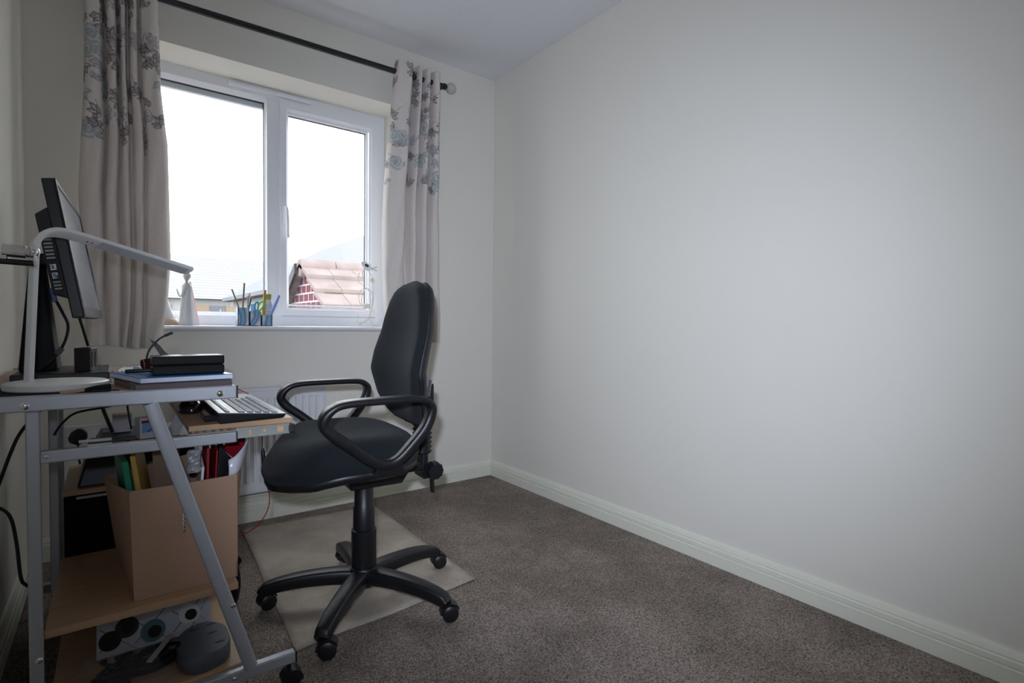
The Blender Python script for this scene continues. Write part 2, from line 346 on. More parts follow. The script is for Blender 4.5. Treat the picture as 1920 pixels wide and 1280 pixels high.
# ------------------------------------------------------------- curtains
def leaf_mask(S, T, cx, cy, ang, L, W):
    ca, sa = math.cos(ang), math.sin(ang); x = (S-cx)*ca+(T-cy)*sa; y = -(S-cx)*sa+(T-cy)*ca
    u = np.clip(x/L, 0, 1); inside = (x > 0) & (x < L); wv = W*np.sin(np.pi*u**.8)
    d = np.abs(y)-wv; return inside, d, y
def paint(S, T, t_end, seed, n):
    rg = np.random.RandomState(seed); col = np.ones(S.shape+(3,))*np.array([.80, .735, .690])
    dark = np.array([.165, .125, .125]); grey = np.array([.36, .36, .38]); teal = np.array([.33, .42, .45]); pale = np.array([.66, .64, .62])
    smax = S.max()
    def put(mask, c, a=1.): col[mask] = col[mask]*(1-a)+c*a
    def leaf(cx, cy, ang, L, W, c=dark):
        i, d, y = leaf_mask(S, T, cx, cy, ang, L, W)
        put(i & (d < 0), pale, .6); put(i & (np.abs(d+.0006) < .0017), c, .9); put(i & (np.abs(y) < .0012) & (d < 0), c, .7)
        put(i & (d < 0) & (y > 0.15*W), c, .35)
    def stem(p, q, c=dark):
        p = np.array(p); q = np.array(q); v = q-p; Lq = (v**2).sum()+1e-9
        u = np.clip(((S-p[0])*v[0]+(T-p[1])*v[1])/Lq, 0, 1); dd = np.hypot(S-p[0]-u*v[0], T-p[1]-u*v[1]); put(dd < .0012, c, .8)
    def rose(cx, cy, r):
        x = S-cx; y = (T-cy)*1.1; rr = np.hypot(x, y); an = np.arctan2(y, x); m_ = rr < r*(1+.12*np.cos(5*an))
        put(m_, pale, .7); sp = np.sin(rr/r*14+an*2+np.cos(3*an)); put(m_ & (sp > .35), teal, .75); put(m_ & (rr < r*.3), teal, .5)
    for k in range(n):
        cx = rg.rand()*smax; q = rg.rand(); cy = t_end*(.03+.95*q**.75); base = rg.rand()*6.28
        sz = .95+.6*rg.rand(); c = dark if rg.rand() < .7 else grey
        if rg.rand() < .22 and cy > .3*t_end: rose(cx, min(cy, t_end-.03), .029*sz); continue
        stem((cx, cy), (cx+.06*math.cos(base), cy-.06*abs(math.sin(base))-.02), c)
        for j in range(rg.randint(3, 6)):
            a = base+(j-2)*.75+rg.rand()*.3; leaf(cx, cy, a, .033*sz*(1-.1*abs(j-2)), .0075*sz, c)
    return col
def curtain(name, plan, xl, xr, zt, zb, yc, t_end, seed, n, label, flare):
    P = catmull([Vector((a, b_, 0)) for a, b_ in plan], 14); nu0 = len(P)
    xs = np.array([p.x for p in P]); ys = np.array([p.y for p in P])
    wid = xr(0.)-xl(0.); ds = np.hypot(np.diff(xs)*wid, np.diff(ys)); s = np.concatenate([[0], np.cumsum(ds)]); W = s[-1]
    NU = int(W/.0030); NV = int((zt-zb)/.0032); su = np.linspace(0, W, NU); ux = np.interp(su, s, xs); uy = np.interp(su, s, ys)
    v = np.linspace(0, 1, NV); U, V = np.meshgrid(np.arange(NU), v); X0 = ux[U.astype(int)]; Y0 = uy[U.astype(int)]
    XL = np.array([xl(a) for a in v])[:, None]; XR = np.array([xr(a) for a in v])[:, None]
    X = XL+(XR-XL)*X0+.004*np.sin(V*9+X0*14)*V
    amp = 1-.25*V+.25*np.sin(V*3+X0*5)*V
    Y = yc+Y0*amp+flare(V, X0)+.003*np.sin(V*23+X0*30)
    Z = zt-(zt-zb)*V+.008*np.sin(X0*7)*V
    S_ = np.broadcast_to(su[None, :], X.shape); T_ = (zt-zb)*V
    C = paint(S_, T_, t_end, seed, n)
    co_ = np.stack([X, Y, Z], -1).reshape(-1, 3); org = np.array([co_[:, 0].mean(), yc, zb]); co_ = co_-org
    idx = np.arange(NU*NV).reshape(NV, NU); F = np.stack([idx[:-1, :-1], idx[1:, :-1], idx[1:, 1:], idx[:-1, 1:]], -1).reshape(-1, 4)
    me = bpy.data.meshes.new(name); me.vertices.add(len(co_)); me.vertices.foreach_set('co', co_.ravel())
    me.loops.add(F.size); me.loops.foreach_set('vertex_index', F.ravel()); me.polygons.add(len(F))
    me.polygons.foreach_set('loop_start', np.arange(0, F.size, 4)); me.polygons.foreach_set('use_smooth', np.ones(len(F), bool)); me.update()
    at = me.color_attributes.new('print', 'FLOAT_COLOR', 'POINT'); at.data.foreach_set('color', np.concatenate([C.reshape(-1, 3), np.ones((len(co_), 1))], 1).ravel())
    M = mat('printed_linen', (.6, .56, .52), .9, bump=.25, bscale=500, spec=.15); nt, b = nodes(M)
    if not any(n_.type == 'ATTRIBUTE' for n_ in nt.nodes):
        a = nt.nodes.new('ShaderNodeAttribute'); a.attribute_name = 'print'
        tc = nt.nodes.new('ShaderNodeTexCoord'); mp = nt.nodes.new('ShaderNodeMapping'); mp.inputs['Scale'].default_value = (500, 500, 60)
        nz = nt.nodes.new('ShaderNodeTexNoise'); nz.inputs['Scale'].default_value = 1; nt.links.new(tc.outputs['Object'], mp.inputs[0]); nt.links.new(mp.outputs[0], nz.inputs[0])
        rp = nt.nodes.new('ShaderNodeMapRange'); rp.inputs['To Min'].default_value = .86; rp.inputs['To Max'].default_value = 1.10; nt.links.new(nz.outputs['Fac'], rp.inputs['Value'])
        mm = nt.nodes.new('ShaderNodeVectorMath'); mm.operation = 'SCALE'; nt.links.new(a.outputs['Color'], mm.inputs[0]); nt.links.new(rp.outputs[0], mm.inputs['Scale'])
        nt.links.new(mm.outputs[0], b.inputs['Base Color'])
        tl = nt.nodes.new('ShaderNodeBsdfTranslucent'); nt.links.new(mm.outputs[0], tl.inputs[0]); mxs = nt.nodes.new('ShaderNodeMixShader'); mxs.inputs[0].default_value = .12
        nt.links.new(b.outputs[0], mxs.inputs[1]); nt.links.new(tl.outputs[0], mxs.inputs[2]); nt.links.new(mxs.outputs[0], nt.nodes['Material Output'].inputs[0])
    me.materials.append(M)
    o = bpy.data.objects.new('fabric', me); COL.objects.link(o)
    root = thing(name, label, 'curtain', org, group=None); o.parent = root
    sm = o.modifiers.new('s', 'SOLIDIFY'); sm.thickness = .0018; sm.offset = 0
    return root
ir = lambda v, a: float(np.interp(v, [p[0] for p in a], [p[1] for p in a]))
YC = 2.615
planR = [(0, .015), (.03, -.028), (.16, -.040), (.30, -.034), (.36, .02), (.40, .035), (.45, -.030), (.50, -.040), (.55, .02), (.58, .035), (.63, -.032), (.69, -.038), (.73, .025), (.77, .035), (.82, -.028), (.90, -.036), (.95, .0), (.98, .03), (1, .03)]
cR = curtain('curtain', planR, lambda v: ir(v, [(0, 1.195), (.15, 1.175), (.45, 1.135), (.75, 1.125), (1, 1.145)]), lambda v: ir(v, [(0, 1.462), (1, 1.47)]), 2.315, .842, YC, .66, 11, 95,
             'cream floral-print eyelet curtain at the right side of the window, behind the office chair', lambda V, X: 0*V)
planL = [(0, .025), (.03, -.015), (.09, -.028), (.19, -.026), (.25, .010), (.27, .018), (.31, -.022), (.38, -.028), (.42, .008), (.44, .018), (.48, -.022), (.52, -.022), (.55, .018), (.58, .018), (.61, -.022), (.67, -.028), (.70, .0), (.73, .012), (.76, -.018), (.85, -.030), (.95, -.024), (1, .006)]
cL = curtain('curtain', planL, lambda v: ir(v, [(0, -.075), (.35, -.082), (.6, -.10), (1, -.085)]), lambda v: ir(v, [(0, .155), (.3, .165), (.45, .188), (.75, .190), (.9, .180), (1, .160)]), 2.335, .835, YC, .70, 23, 95,
             'cream floral-print eyelet curtain at the left side of the window, behind the monitor', lambda V, X: 0*V)
eyM = mat('eyelet_metal', (.10, .10, .10), .3, .8)
def eyelet(x, root, z=2.262):
    mb = MB(); mb.tube([(x, YC+.021*math.cos(a), z+.021*math.sin(a)) for a in np.linspace(0, 2*math.pi, 25)[:-1]], .004, 8, closed=True)
    mb.build('eyelet', eyM, root, smooth=True)
for x in (1.200, 1.290, 1.332, 1.375, 1.43): eyelet(x, cR)
for x in (-.06, -.01, .03, .06, .10, .15): eyelet(x, cL, 2.258)
# rod
rod = thing('curtain_rod', 'dark gunmetal curtain rod above the window with a frosted ball finial', 'curtain rod', (.6, YC, 2.24))
MB().cyl((-.20, YC, 2.245), (1.492, YC, 2.262), .0135, 20).build('pole', rodM, rod, smooth='auto')
mb = MB(); mb.lathe([(.0135, 0), (.017, .002), (.017, .012), (.011, .016), (.011, .024)], (1.478, YC, 2.262), 16, (1, 0, 0)); mb.build('end_collar', rodM, rod, smooth='auto')
fin = mat('frosted_glass', (.58, .60, .57), .25, trans=.2)
MB().ball((1.526, YC, 2.262), .030).build('finial', fin, rod, smooth=True)
mb = MB(); mb.cyl((1.468, YC, 2.250), (1.468, DY, 2.25), .006); mb.cyl((1.468, DY-.006, 2.25), (1.468, DY, 2.25), .022); mb.build('bracket', rodM, rod, smooth='auto')
mb = MB(); mb.cyl((-.15, YC, 2.236), (-.15, DY, 2.236), .006); mb.cyl((-.15, DY-.006, 2.236), (-.15, DY, 2.236), .022); mb.build('bracket', rodM, rod, smooth='auto')

# ------------------------------------------------------------- radiator
rad = thing('radiator', 'white panel radiator on the wall under the window, behind the chair', 'radiator', (.55, 2.66, .15))
mb = MB(); n = 17; pts = []
x0, x1 = .27, .832
for i in range(n):
    xa = x0+(x1-x0-.03)*i/n+.015; d = (x1-x0-.03)/n
    pts += [(xa, 2.640), (xa+d*.18, 2.629), (xa+d*.5, 2.629), (xa+d*.68, 2.640)]
prof = [(x0, 2.640)]+pts+[(x1, 2.640)]
def strip(mb, pr_, z0, z1): mb.poly([(x, y, z0) for x, y in pr_]+[(x, y, z1) for x, y in pr_], [(i, i+1, len(pr_)+i+1, len(pr_)+i) for i in range(len(pr_)-1)])
strip(mb, prof, .205, .585)
mb.box(x0, x1, 2.637, 2.642, .16, .205); mb.box(x0, x1, 2.637, 2.642, .585, .628)
mb.build('fluted_panel', radM, rad, bevel=.0)
B(x0-.003, x1+.003, 2.634, 2.700, .622, .634).build('top_grille', radM, rad, bevel=.003)
B(x1-.001, x1+.004, 2.634, 2.700, .165, .634).build('side_panel', radM, rad)
B(x0-.004, x0+.001, 2.634, 2.700, .165, .634).build('side_panel', radM, rad)
B(x0, x1, 2.642, 2.700, .150, .168).build('bottom_rail', radM, rad)
# pipe boxing under radiator on the skirting
mb = MB(); mb.box(.02, .98, 2.690, 2.714, .118, .128); struct(mb.build('trim_3', skirtM, bevel=.003))

# ------------------------------------------------------------- rug
mb = MB(); nx, ny = 24, 30; V = []; 
c00, c10, c11, c01 = Vector((.405, 1.545)), Vector((1.050, 1.60)), Vector((1.062, 2.590)), Vector((.455, 2.625))
for j in range(ny+1):
    for i in range(nx+1):
        s, t = i/nx, j/ny; p = c00*(1-s)*(1-t)+c10*s*(1-t)+c11*s*t+c01*(1-s)*t
        p.y += .004*math.sin(s*9)*(1-t); p.x += .002*math.sin(t*11)
        z = .008+.004*max(0, (s-.85)/.15)*(1-t)
        V.append((p.x, p.y, z-.003))
F = [(j*(nx+1)+i, j*(nx+1)+i+1, (j+1)*(nx+1)+i+1, (j+1)*(nx+1)+i) for j in range(ny) for i in range(nx)]
mb.poly(V, F); rg_ = mb.build('rug', rugM, smooth=True); rg_.location.z -= 0
sm = rg_.modifiers.new('s', 'SOLIDIFY'); sm.thickness = .0045; sm.offset = -1
prop(rg_, 'beige rectangular carpet offcut under the office chair', 'rug')

# ------------------------------------------------------------- desk
desk = thing('computer_desk', 'silver metal framed computer trolley desk with beech shelves at the left wall', 'desk', (.0, 1.62, 0))
YN0, YN1 = 1.392, 1.415; YF = 1.845; YB = 2.24
DT = .783
B(-.25, .233, YN1-.004, YB, DT-.016, DT).build('desktop', beechM, desk, bevel=.002)
def rail(name, x0, x1, y0, y1, z0, z1, bv=.003): return B(x0, x1, y0, y1, z0, z1).build(name, silverM, desk, bevel=bv)
tr_ = rail('top_rail', -.25, .233, YN0, YN1-.004, .756, .787); B(.233, .236, YN0, YN1-.004, .756, .787).build('end_cap', darkcap, tr_, bevel=.001)
def bolt(x, z, par, y=YN0, r=.0075):
    mb = MB(); mb.lathe([(r, 0), (r, .0012), (r*.7, .003), (r*.35, .0034), (r*.3, .002)], (x, y, z), 16, (0, -1, 0)); mb.build('bolt', chromeM, par, smooth='auto')
bolt(-.140, .768, tr_); bolt(.198, .770, tr_)
lg = rail('leg', -.140, -.1185, YN0+.004, YN1, .094, .756); bolt(-.125, .255, lg, YN0+.004, .006)
mr = rail('runner_rail', -.1185, .233, YN0+.004, YN1, .650, .675); bolt(-.110, .664, mr, YN0+.004, .005)
B(.233, .235, YN0+.005, YN1, .650, .675).build('end_cap', darkcap, mr)
def beam(name, p0, p1, w_, d_, y0, par=desk, m_=silverM):
    mb = MB(); p0 = Vector((p0[0], y0+d_/2, p0[1])); p1 = Vector((p1[0], y0+d_/2, p1[1]))
    mb.tube([p0, p1], 0, sq=(d_/2, w_/2), upv=((p1-p0).cross(Vector((0, 1, 0)))).normalized()); return mb.build(name, m_, par, smooth='auto')
dl = beam('leg', (.064, .757), (.262, .094), .030, .022, YN0-.006)
bolt(.222, .262, dl, YN0-.006, .006)
fr_ = rail('foot_rail', -.21, .366, YN0, YN1, .066, .094); B(.366, .369, YN0, YN1, .066, .094).build('end_cap', darkcap, fr_); bolt(.225, .080, fr_, YN0, .005)
def castor(x, y, par, nm='castor'):
    mb = MB(); mb.cyl((x, y, .066), (x, y, .045), .006, 12)
    for s in (-1, 1): mb.lathe([(.006, 0), (.021, 0), (.024, .004), (.024, .010), (.018, .014), (.006, .014)], (x+.006, y+s*.002, .024), 20, (0, s, 0))
    mb.prism([(x+.006+.026*math.cos(a), y-.018, .024+.026*math.sin(a)) for a in np.linspace(-.2, 3.0, 10)]+[(x-.01, y-.018, .03)], (0, .036, 0))
    mb.build(nm, blackP, par, smooth='auto')
castor(.352, 1.404, fr_); castor(-.19, 1.404, fr_)
# inner partition frame
rail('leg', -.139, -.119, YF-.010, YF+.010, .094, DT-.016); rail('foot_rail', -.21, .366, YB-.022, YB, .066, .094)
rail('leg', -.150, -.130, YB-.022, YB, .094, DT-.016); beam('leg', (.064, .757), (.262, .094), .030, .022, YB-.022)
rail('top_rail', -.25, .233, YB-.001, YB+.02, .756, .787); castor(.352, YB-.011, desk)
# shelves
B(-.118, .238, YN1, YF-.012, .286, .302).build('shelf', beechM, desk, bevel=.001)
B(-.118, .245, YN1, YB-.03, .084, .100).build('bottom_shelf', beechM, desk, bevel=.001)
# keyboard tray on runners
tray = B(.138, .368, YN1+.012, 1.98, .680, .693).build('keyboard_tray', beechM, desk, bevel=.001)
mb = MB(); mb.box(.233, .356, YN1-.002, YN1+.008, .656, .681); mb.box(.233, .356, YN1-.006, YN1, .676, .681); mb.box(.233, .356, YN1-.006, YN1, .656, .660); rn = mb.build('tray_runner', steelM, tray)
B(.355, .369, YN1-.008, YN1+.010, .656, .680).build('end_stop', darkcap, rn, bevel=.003)
cardtag = mat('tan_slot', (.55, .35, .18), .7)
B(.262, .268, YN1-.0035, YN1-.002, .661, .675).build('slot_backing', cardtag, rn); B(.328, .342, YN1-.0035, YN1-.002, .662, .677).build('slot_backing', cardtag, rn)
MB().lathe([(.004, 0), (.004, .0015)], (.298, YN1-.002, .669), 12, (0, -1, 0)).build('screw_hole', cardtag, rn)
# chrome strip on the runner rail
B(-.045, .232, YN0+.006, YN1-.004, .675, .6775).build('slide_lip', chromeM, mr)
# ------------------------------------------------------------- cardboard box
box = thing('cardboard_box', 'open brown cardboard box full of folders on the middle desk shelf', 'box', (.13, 1.6, .302))
bl = [Vector(p) for p in [(.032, 1.45, .303), (.243, 1.45, .303), (.262, 1.74, .303), (.004, 1.74, .303)]]
bt = [Vector(p) for p in [(.025, 1.447, .556), (.242, 1.447, .560), (.296, 1.66, .600), (-.022, 1.63, .556)]]
def panel(a, b_, c, d, th, nrm):
    mb = MB(); mb.hexa([a, b_, b_+nrm*th, a+nrm*th], [d, c, c+nrm*th, d+nrm*th]); return mb
for nm, (i, j), nr in (('front_panel', (0, 1), (0, 1, 0)), ('side_panel', (1, 2), (-1, 0, 0)), ('back_panel', (2, 3), (0, -1, 0)), ('side_panel', (3, 0), (1, 0, 0))):
    mb = MB(); a, b_, c, d = bl[i], bl[j], bt[j], bt[i]; q = Vector(nr)*.003
    nseg = 6; P = []; 
    for v in range(7):
        for u in range(nseg+1):
            s, t = u/nseg, v/6; p = (a*(1-s)+b_*s)*(1-t)+(d*(1-s)+c*s)*t; bow = .006*math.sin(math.pi*s)*t; p = p-Vector(nr)*bow; P.append(p)
    n1 = len(P); P += [p+q for p in P]; F = []
    for v in range(6):
        for u in range(nseg):
            k = v*(nseg+1)+u; F.append((k, k+1, k+nseg+2, k+nseg+1)); F.append((n1+k, n1+k+nseg+1, n1+k+nseg+2, n1+k+1))
    for u in range(nseg): k = 6*(nseg+1)+u; F.append((k, k+1, n1+k+1, n1+k)); F.append((u+1, u, n1+u, n1+u+1))
    for v in range(6): k = v*(nseg+1); F.append((k+nseg+1, k, n1+k, n1+k+nseg+1)); k += nseg; F.append((k, k+nseg+1, n1+k+nseg+1, n1+k))
    mb.poly(P, F).build(nm, cardM, box)
MB().hexa([p+Vector((0, 0, -.0005)) for p in bl], [p+Vector((0, 0, .003)) for p in bl]).build('bottom_panel', cardM, box)
# inner flap standing up
MB().hexa([(.085, 1.55, .42), (.13, 1.60, .42), (.127, 1.603, .42), (.082, 1.553, .42)], [(.075, 1.55, .645), (.135, 1.60, .645), (.132, 1.603, .645), (.072, 1.553, .645)]).build('flap', cardIn, box)
def slab(name, m_, lo, hi, th, label, cat, group=None, tv=(0, 1, 0), bev=.001):
    t_ = Vector(tv)*th; a, b_ = [Vector(p) for p in lo]; c, d = [Vector(p) for p in hi]
    o = MB().hexa([a, b_, b_+t_, a+t_], [c, d, d+t_, c+t_]).build(name, m_, bevel=bev); return prop(o, label, cat, group)
G = 'papers and folders in the cardboard box'
slab('folder', greenM, [(.050, 1.475, .310), (.032, 1.60, .310)], [(.012, 1.475, .618), (-.004, 1.60, .628)], .012, 'green folder at the left end of the open cardboard box', 'folder', G, (1, 0, 0))
slab('envelope', yellowM, [(.070, 1.478, .310), (.090, 1.60, .310)], [(.027, 1.478, .628), (.045, 1.60, .640)], .010, 'mustard yellow padded envelope beside the green folder in the box', 'envelope', G, (1, 0, 0))
slab('envelope', paperM, [(.150, 1.465, .33), (.160, 1.60, .33)], [(.168, 1.465, .585), (.175, 1.60, .60)], .006, 'thin white envelope leaning between tan card and red folder in the box', 'envelope', G, (1, 0, 0))
slab('folder', redM, [(.172, 1.470, .33), (.176, 1.60, .33)], [(.180, 1.470, .628), (.186, 1.60, .636)], .006, 'narrow red folder right behind the thin white envelope in the box', 'folder', G, (1, 0, 0))
slab('folder', redM, [(.184, 1.468, .33), (.188, 1.60, .33)], [(.200, 1.468, .620), (.206, 1.60, .630)], .004, 'dark red folder with pale edge, middle of the box', 'folder', G, (1, 0, 0))
slab('folder', blackC, [(.194, 1.466, .33), (.198, 1.60, .33)], [(.213, 1.466, .622), (.220, 1.60, .630)], .006, 'black folder with blue corner between two red folders', 'folder', G, (1, 0, 0))
slab('folder', redM, [(.214, 1.52, .36), (.240, 1.56, .36)], [(.228, 1.52, .640), (.286, 1.57, .636)], .006, 'glossy red folder standing behind the black notebook in the box', 'folder', G)
slab('notebook', blackP, [(.188, 1.458, .40), (.234, 1.468, .40)], [(.206, 1.458, .632), (.238, 1.468, .592)], .006, 'black notebook leaning in front of the glossy red folder', 'notebook', G)
slab('paper_sheet', paperM, [(.212, 1.475, .45), (.238, 1.480, .45)], [(.212, 1.487, .622), (.246, 1.50, .585)], .002, 'light grey paper sheet leaning across the red folder in the box', 'paper', G)
# white plastic pocket curling over the right rim
mb = MB(); V = []; nu, nv = 14, 8
bot = catmull([(.224, 1.452, .556), (.240, 1.452, .560), (.258, 1.485, .566), (.277, 1.55, .578), (.296, 1.62, .592)], 4)
top = catmull([(.224, 1.455, .596), (.240, 1.458, .604), (.266, 1.49, .622), (.292, 1.555, .642), (.306, 1.63, .652)], 4)
for j in range(9):
    for i in range(len(bot)):
        t = j/8; p = bot[i]*(1-t)+top[i]*t; p.y -= .006*math.sin(t*math.pi); V.append(p)
L_ = len(bot); mb.poly(V, [(j*L_+i, j*L_+i+1, (j+1)*L_+i+1, (j+1)*L_+i) for j in range(8) for i in range(L_-1)])
o = mb.build('plastic_wallet', mat('frosted_plastic', (.66, .68, .74), .25), smooth=True); q = o.modifiers.new('s', 'SOLIDIFY'); q.thickness = .0015
prop(o, 'frosted white plastic wallet curling over the right rim of the cardboard box', 'plastic wallet')
# scrunched clear packet
mb = MB(); rs = []
for k in range(9):
    z = .575+.055*k/8; rs.append([Vector((.152+(.013+.002*math.sin(k*2))*math.cos(a)+.002*math.sin(k*1.3+a*3), 1.464+.006*math.sin(a)+.0015*math.sin(k*2.1+a*2), z)) for a in np.linspace(0, 2*math.pi, 13)[:-1]])
o = mb.rings(rs).build('plastic_packet', mat('crinkled_film', (.30, .30, .32), .2, bump=1, bscale=120), smooth=False); prop(o, 'crinkled grey plastic packet wedged at the middle of the cardboard box', 'packet')
# twisted silver cord hanging behind the slanted leg
mb = MB()
for ph in (0, math.pi): mb.tube([(.128+.0016*math.cos(k*1.1+ph), 1.440+.0016*math.sin(k*1.1+ph), .495-.0035*k) for k in range(16)], .0015, 6)
o = mb.build('twisted_cord', chromeM, smooth=True); prop(o, 'twisted silver cord hanging behind the slanted desk leg against the box', 'cord')

# ------------------------------------------------------------- pc tower and things under the desk
pc = thing('computer_tower', 'black computer tower on its side beyond the middle shelf under the desk', 'computer', (.05, 2.0, .100))
B(-.112, .235, 1.862, 2.20, .1005, .455).build('case', mat('case_black', (.005, .005, .006), .8, spec=.1), pc, bevel=.004)
B(-.085, -.005, 1.8595, 1.862, .447, .454).build('silver_strip', mat('silver_trim', (.35, .35, .38), .3, .8), pc)
mb = MB()
for i in range(14): mb.box(-.09, .10, 1.859, 1.862, .18+.015*i, .187+.015*i)
mb.build('front_grille', mat('grille_black', (.004, .004, .005), .9, spec=.05), pc)
o = B(-.115, .235, 1.862, 2.20, .458, .472).build('wooden_board', beechM, bevel=.001); prop(o, 'beech board lying on top of the black computer tower', 'board')
prn = thing('printer', 'black printer on the beech board under the desk', 'printer', (.05, 2.0, .473))
mb = MB(); mb.hexa([(-.085, 1.875, .473), (.20, 1.875, .473), (.20, 2.18, .473), (-.085, 2.18, .473)], [(-.065, 1.90, .550), (.20, 1.90, .550), (.20, 2.17, .560), (-.065, 2.17, .560)]); mb.build('body', blackP, prn, bevel=.006)
MB().hexa([(-.05, 1.905, .550), (.19, 1.905, .550), (.19, 2.165, .560), (-.05, 2.165, .560)], [(-.035, 1.925, .578), (.19, 1.925, .578), (.19, 2.16, .590), (-.035, 2.16, .590)]).build('lid', greyP, prn, bevel=.004)
# black bag beside the box
mb = MB(); rs = []
for i in range(9):
    z = .004+.27*i/8; r_ = [.040, .050, .052, .05, .046, .04, .034, .026, .012][i]
    rs.append([Vector((.288+r_*.75*math.cos(a)+.004*math.sin(3*a+i), 1.93+r_*1.5*math.sin(a), z)) for a in np.linspace(0, 2*math.pi, 17)[:-1]])
mb.rings(rs); o = mb.build('fabric_bag', blackC, smooth=True); prop(o, 'black fabric bag standing on the carpet behind the right side of the box', 'bag')
# things on the printer lid
sp_ = thing('medicine_box', 'small white carton with a red stripe and blue picture under the desktop', 'carton', (.085, 1.97, .581))
Mx = Matrix.Translation((.083, 1.965, .5815)) @ Matrix.Rotation(R(14), 4, 'Z')
MB().box(-.028, .034, -.022, .022, 0, .062, Mx).build('carton', paperM, sp_)
MB().box(-.024, .034, -.0226, -.022, .047, .055, Mx).build('red_stripe', redM, sp_); MB().box(-.022, .034, -.0226, -.022, .018, .047, Mx).build('blue_picture', mat('sky_blue_print', (.20, .45, .70), .5), sp_)
MB().hexa([Mx @ Vector(p) for p in ((-.010, -.0232, .020), (-.006, -.0232, .020), (-.006, -.0226, .020), (-.010, -.0226, .020))], [Mx @ Vector(p) for p in ((.016, -.0232, .042), (.018, -.0232, .042), (.018, -.0226, .042), (.016, -.0226, .042))]).build('printed_line', darkcap, sp_)
o = B(-.005, .045, 2.06, 2.12, .586, .640).build('paper_pad', paperM, bevel=.001); prop(o, 'thick white pad of paper left of the red-striped small carton under the desktop', 'paper pad'); o.location.z += .0015
mb = MB(); mb.tube([(-.005, 1.945, .586), (.02, 1.94, .587), (.05, 1.938, .588)], 0, sq=(.010, .006), upv=(0, 0, 1)); o = mb.build('stapler', greyP, smooth='auto'); prop(o, 'dark grey stapler lying in front of the small carton under the desktop', 'stapler')
o = MB().tube([(-.060, 1.430, .6815), (-.005, 1.426, .6815)], .0033, 6).build('pencil', mat('white_pencil', (.6, .58, .55), .5)); prop(o, 'pale pencil lying on the runner rail under the desktop', 'pencil')
mb = MB(); mb.hexa([(.118, 1.86, .590), (.150, 1.86, .590), (.150, 1.864, .590), (.118, 1.864, .590)], [(.160, 1.90, .678), (.198, 1.90, .678), (.198, 1.904, .678), (.160, 1.904, .678)])
o = mb.build('folded_leaflet', mat('grey_leaflet', (.42, .43, .43), .4, noise=.3, nscale=30)); prop(o, 'grey folded leaflet leaning behind the slanted desk leg', 'leaflet')
# bottom shelf clutter
cb = thing('coffee_maker_box', 'carton printed with coffee cups on white tiles on the bottom desk shelf', 'box', (.08, 1.72, .1005))
Mx = Matrix.Translation((.0825, 1.592, .1205)) @ Matrix.Rotation(R(50), 4, 'X') @ Matrix.Translation((0, .085, -.050))
tileM = mat('white_tile_print', (.42, .43, .48), .4); cupD = mat('coffee_black', (.012, .012, .013), .3); tealM = mat('teal_print', (.07, .15, .17), .4)
MB().box(-.1225, .1225, -.085, .095, .024, .050, Mx).build('carton', tileM, cb)
mb = MB()
for (x, a) in ((-.09, .8), (-.02, .8), (.06, .8), (.1, .8)):
    p = Vector((x, -.045, .0503)); 
    for s in (1, -1):
        d = Vector((math.cos(a*s), math.sin(a*s), 0))*.075; n_ = Vector((-d.y, d.x, 0)).normalized()*.0008
        a_, b_ = p-d*.5, p+d*.9; cl = lambda q: Vector((max(-.122, min(.122, q.x)), max(-.084, min(.094, q.y)), q.z)); mb.poly([Mx @ cl(q) for q in (a_-n_, b_-n_, b_+n_, a_+n_)], [(0, 1, 2, 3)])
mb.build('tile_lines', darkcap, cb)
def cup(x, y, r, m_):
    mb = MB(); mb.lathe([(r, 0), (r, .0006)], Mx @ Vector((x, y, .0503)), 24, Mx.to_3x3() @ Vector((0, 0, 1))); s = mb.build('printed_cup', m_, cb)
    mb = MB(); mb.lathe([(r*.55, 0), (r*.55, .0004)], Mx @ Vector((x+.003, y-.003, .0510)), 24, Mx.to_3x3() @ Vector((0, 0, 1))); mb.build('coffee', cupD, s)
cup(-.008, -.053, .027, tealM); cup(.073, -.036, .025, mat('white_cup_print', (.55, .55, .57), .4)); cup(-.062, -.028, .025, mat('navy_print', (.02, .025, .03), .4)); cup(-.096, -.050, .023, cupD)
st = thing('plastic_foot_plate', 'rounded dark grey plastic plate with slots on the bottom shelf', 'plastic plate', (.15, 1.53, .1005))
mb = MB(); ol = [(.210, 1.575), (.229, 1.54), (.230, 1.48), (.215, 1.440), (.18, 1.424), (.145, 1.424), (.122, 1.45), (.114, 1.50), (.122, 1.55), (.15, 1.585), (.185, 1.593)]
ol = catmull([Vector((a, b_, 0)) for a, b_ in ol], 5, True); c_ = sum(ol, Vector())/len(ol)
rs = [[Vector((c_.x+(p.x-c_.x)*k, c_.y+(p.y-c_.y)*k, z)) for p in ol] for k, z in ((.97, .101), (1, .105), (1, .132), (.96, .141), (.8, .143))]
mb.rings(rs).build('shell', greyP, st, smooth='auto')
for x, y in ((.198, 1.565), (.195, 1.52), (.205, 1.465), (.160, 1.56)): MB().ball((x, y, .1432), .012, .005, .0008, seg=12).build('slot', darkcap, st)
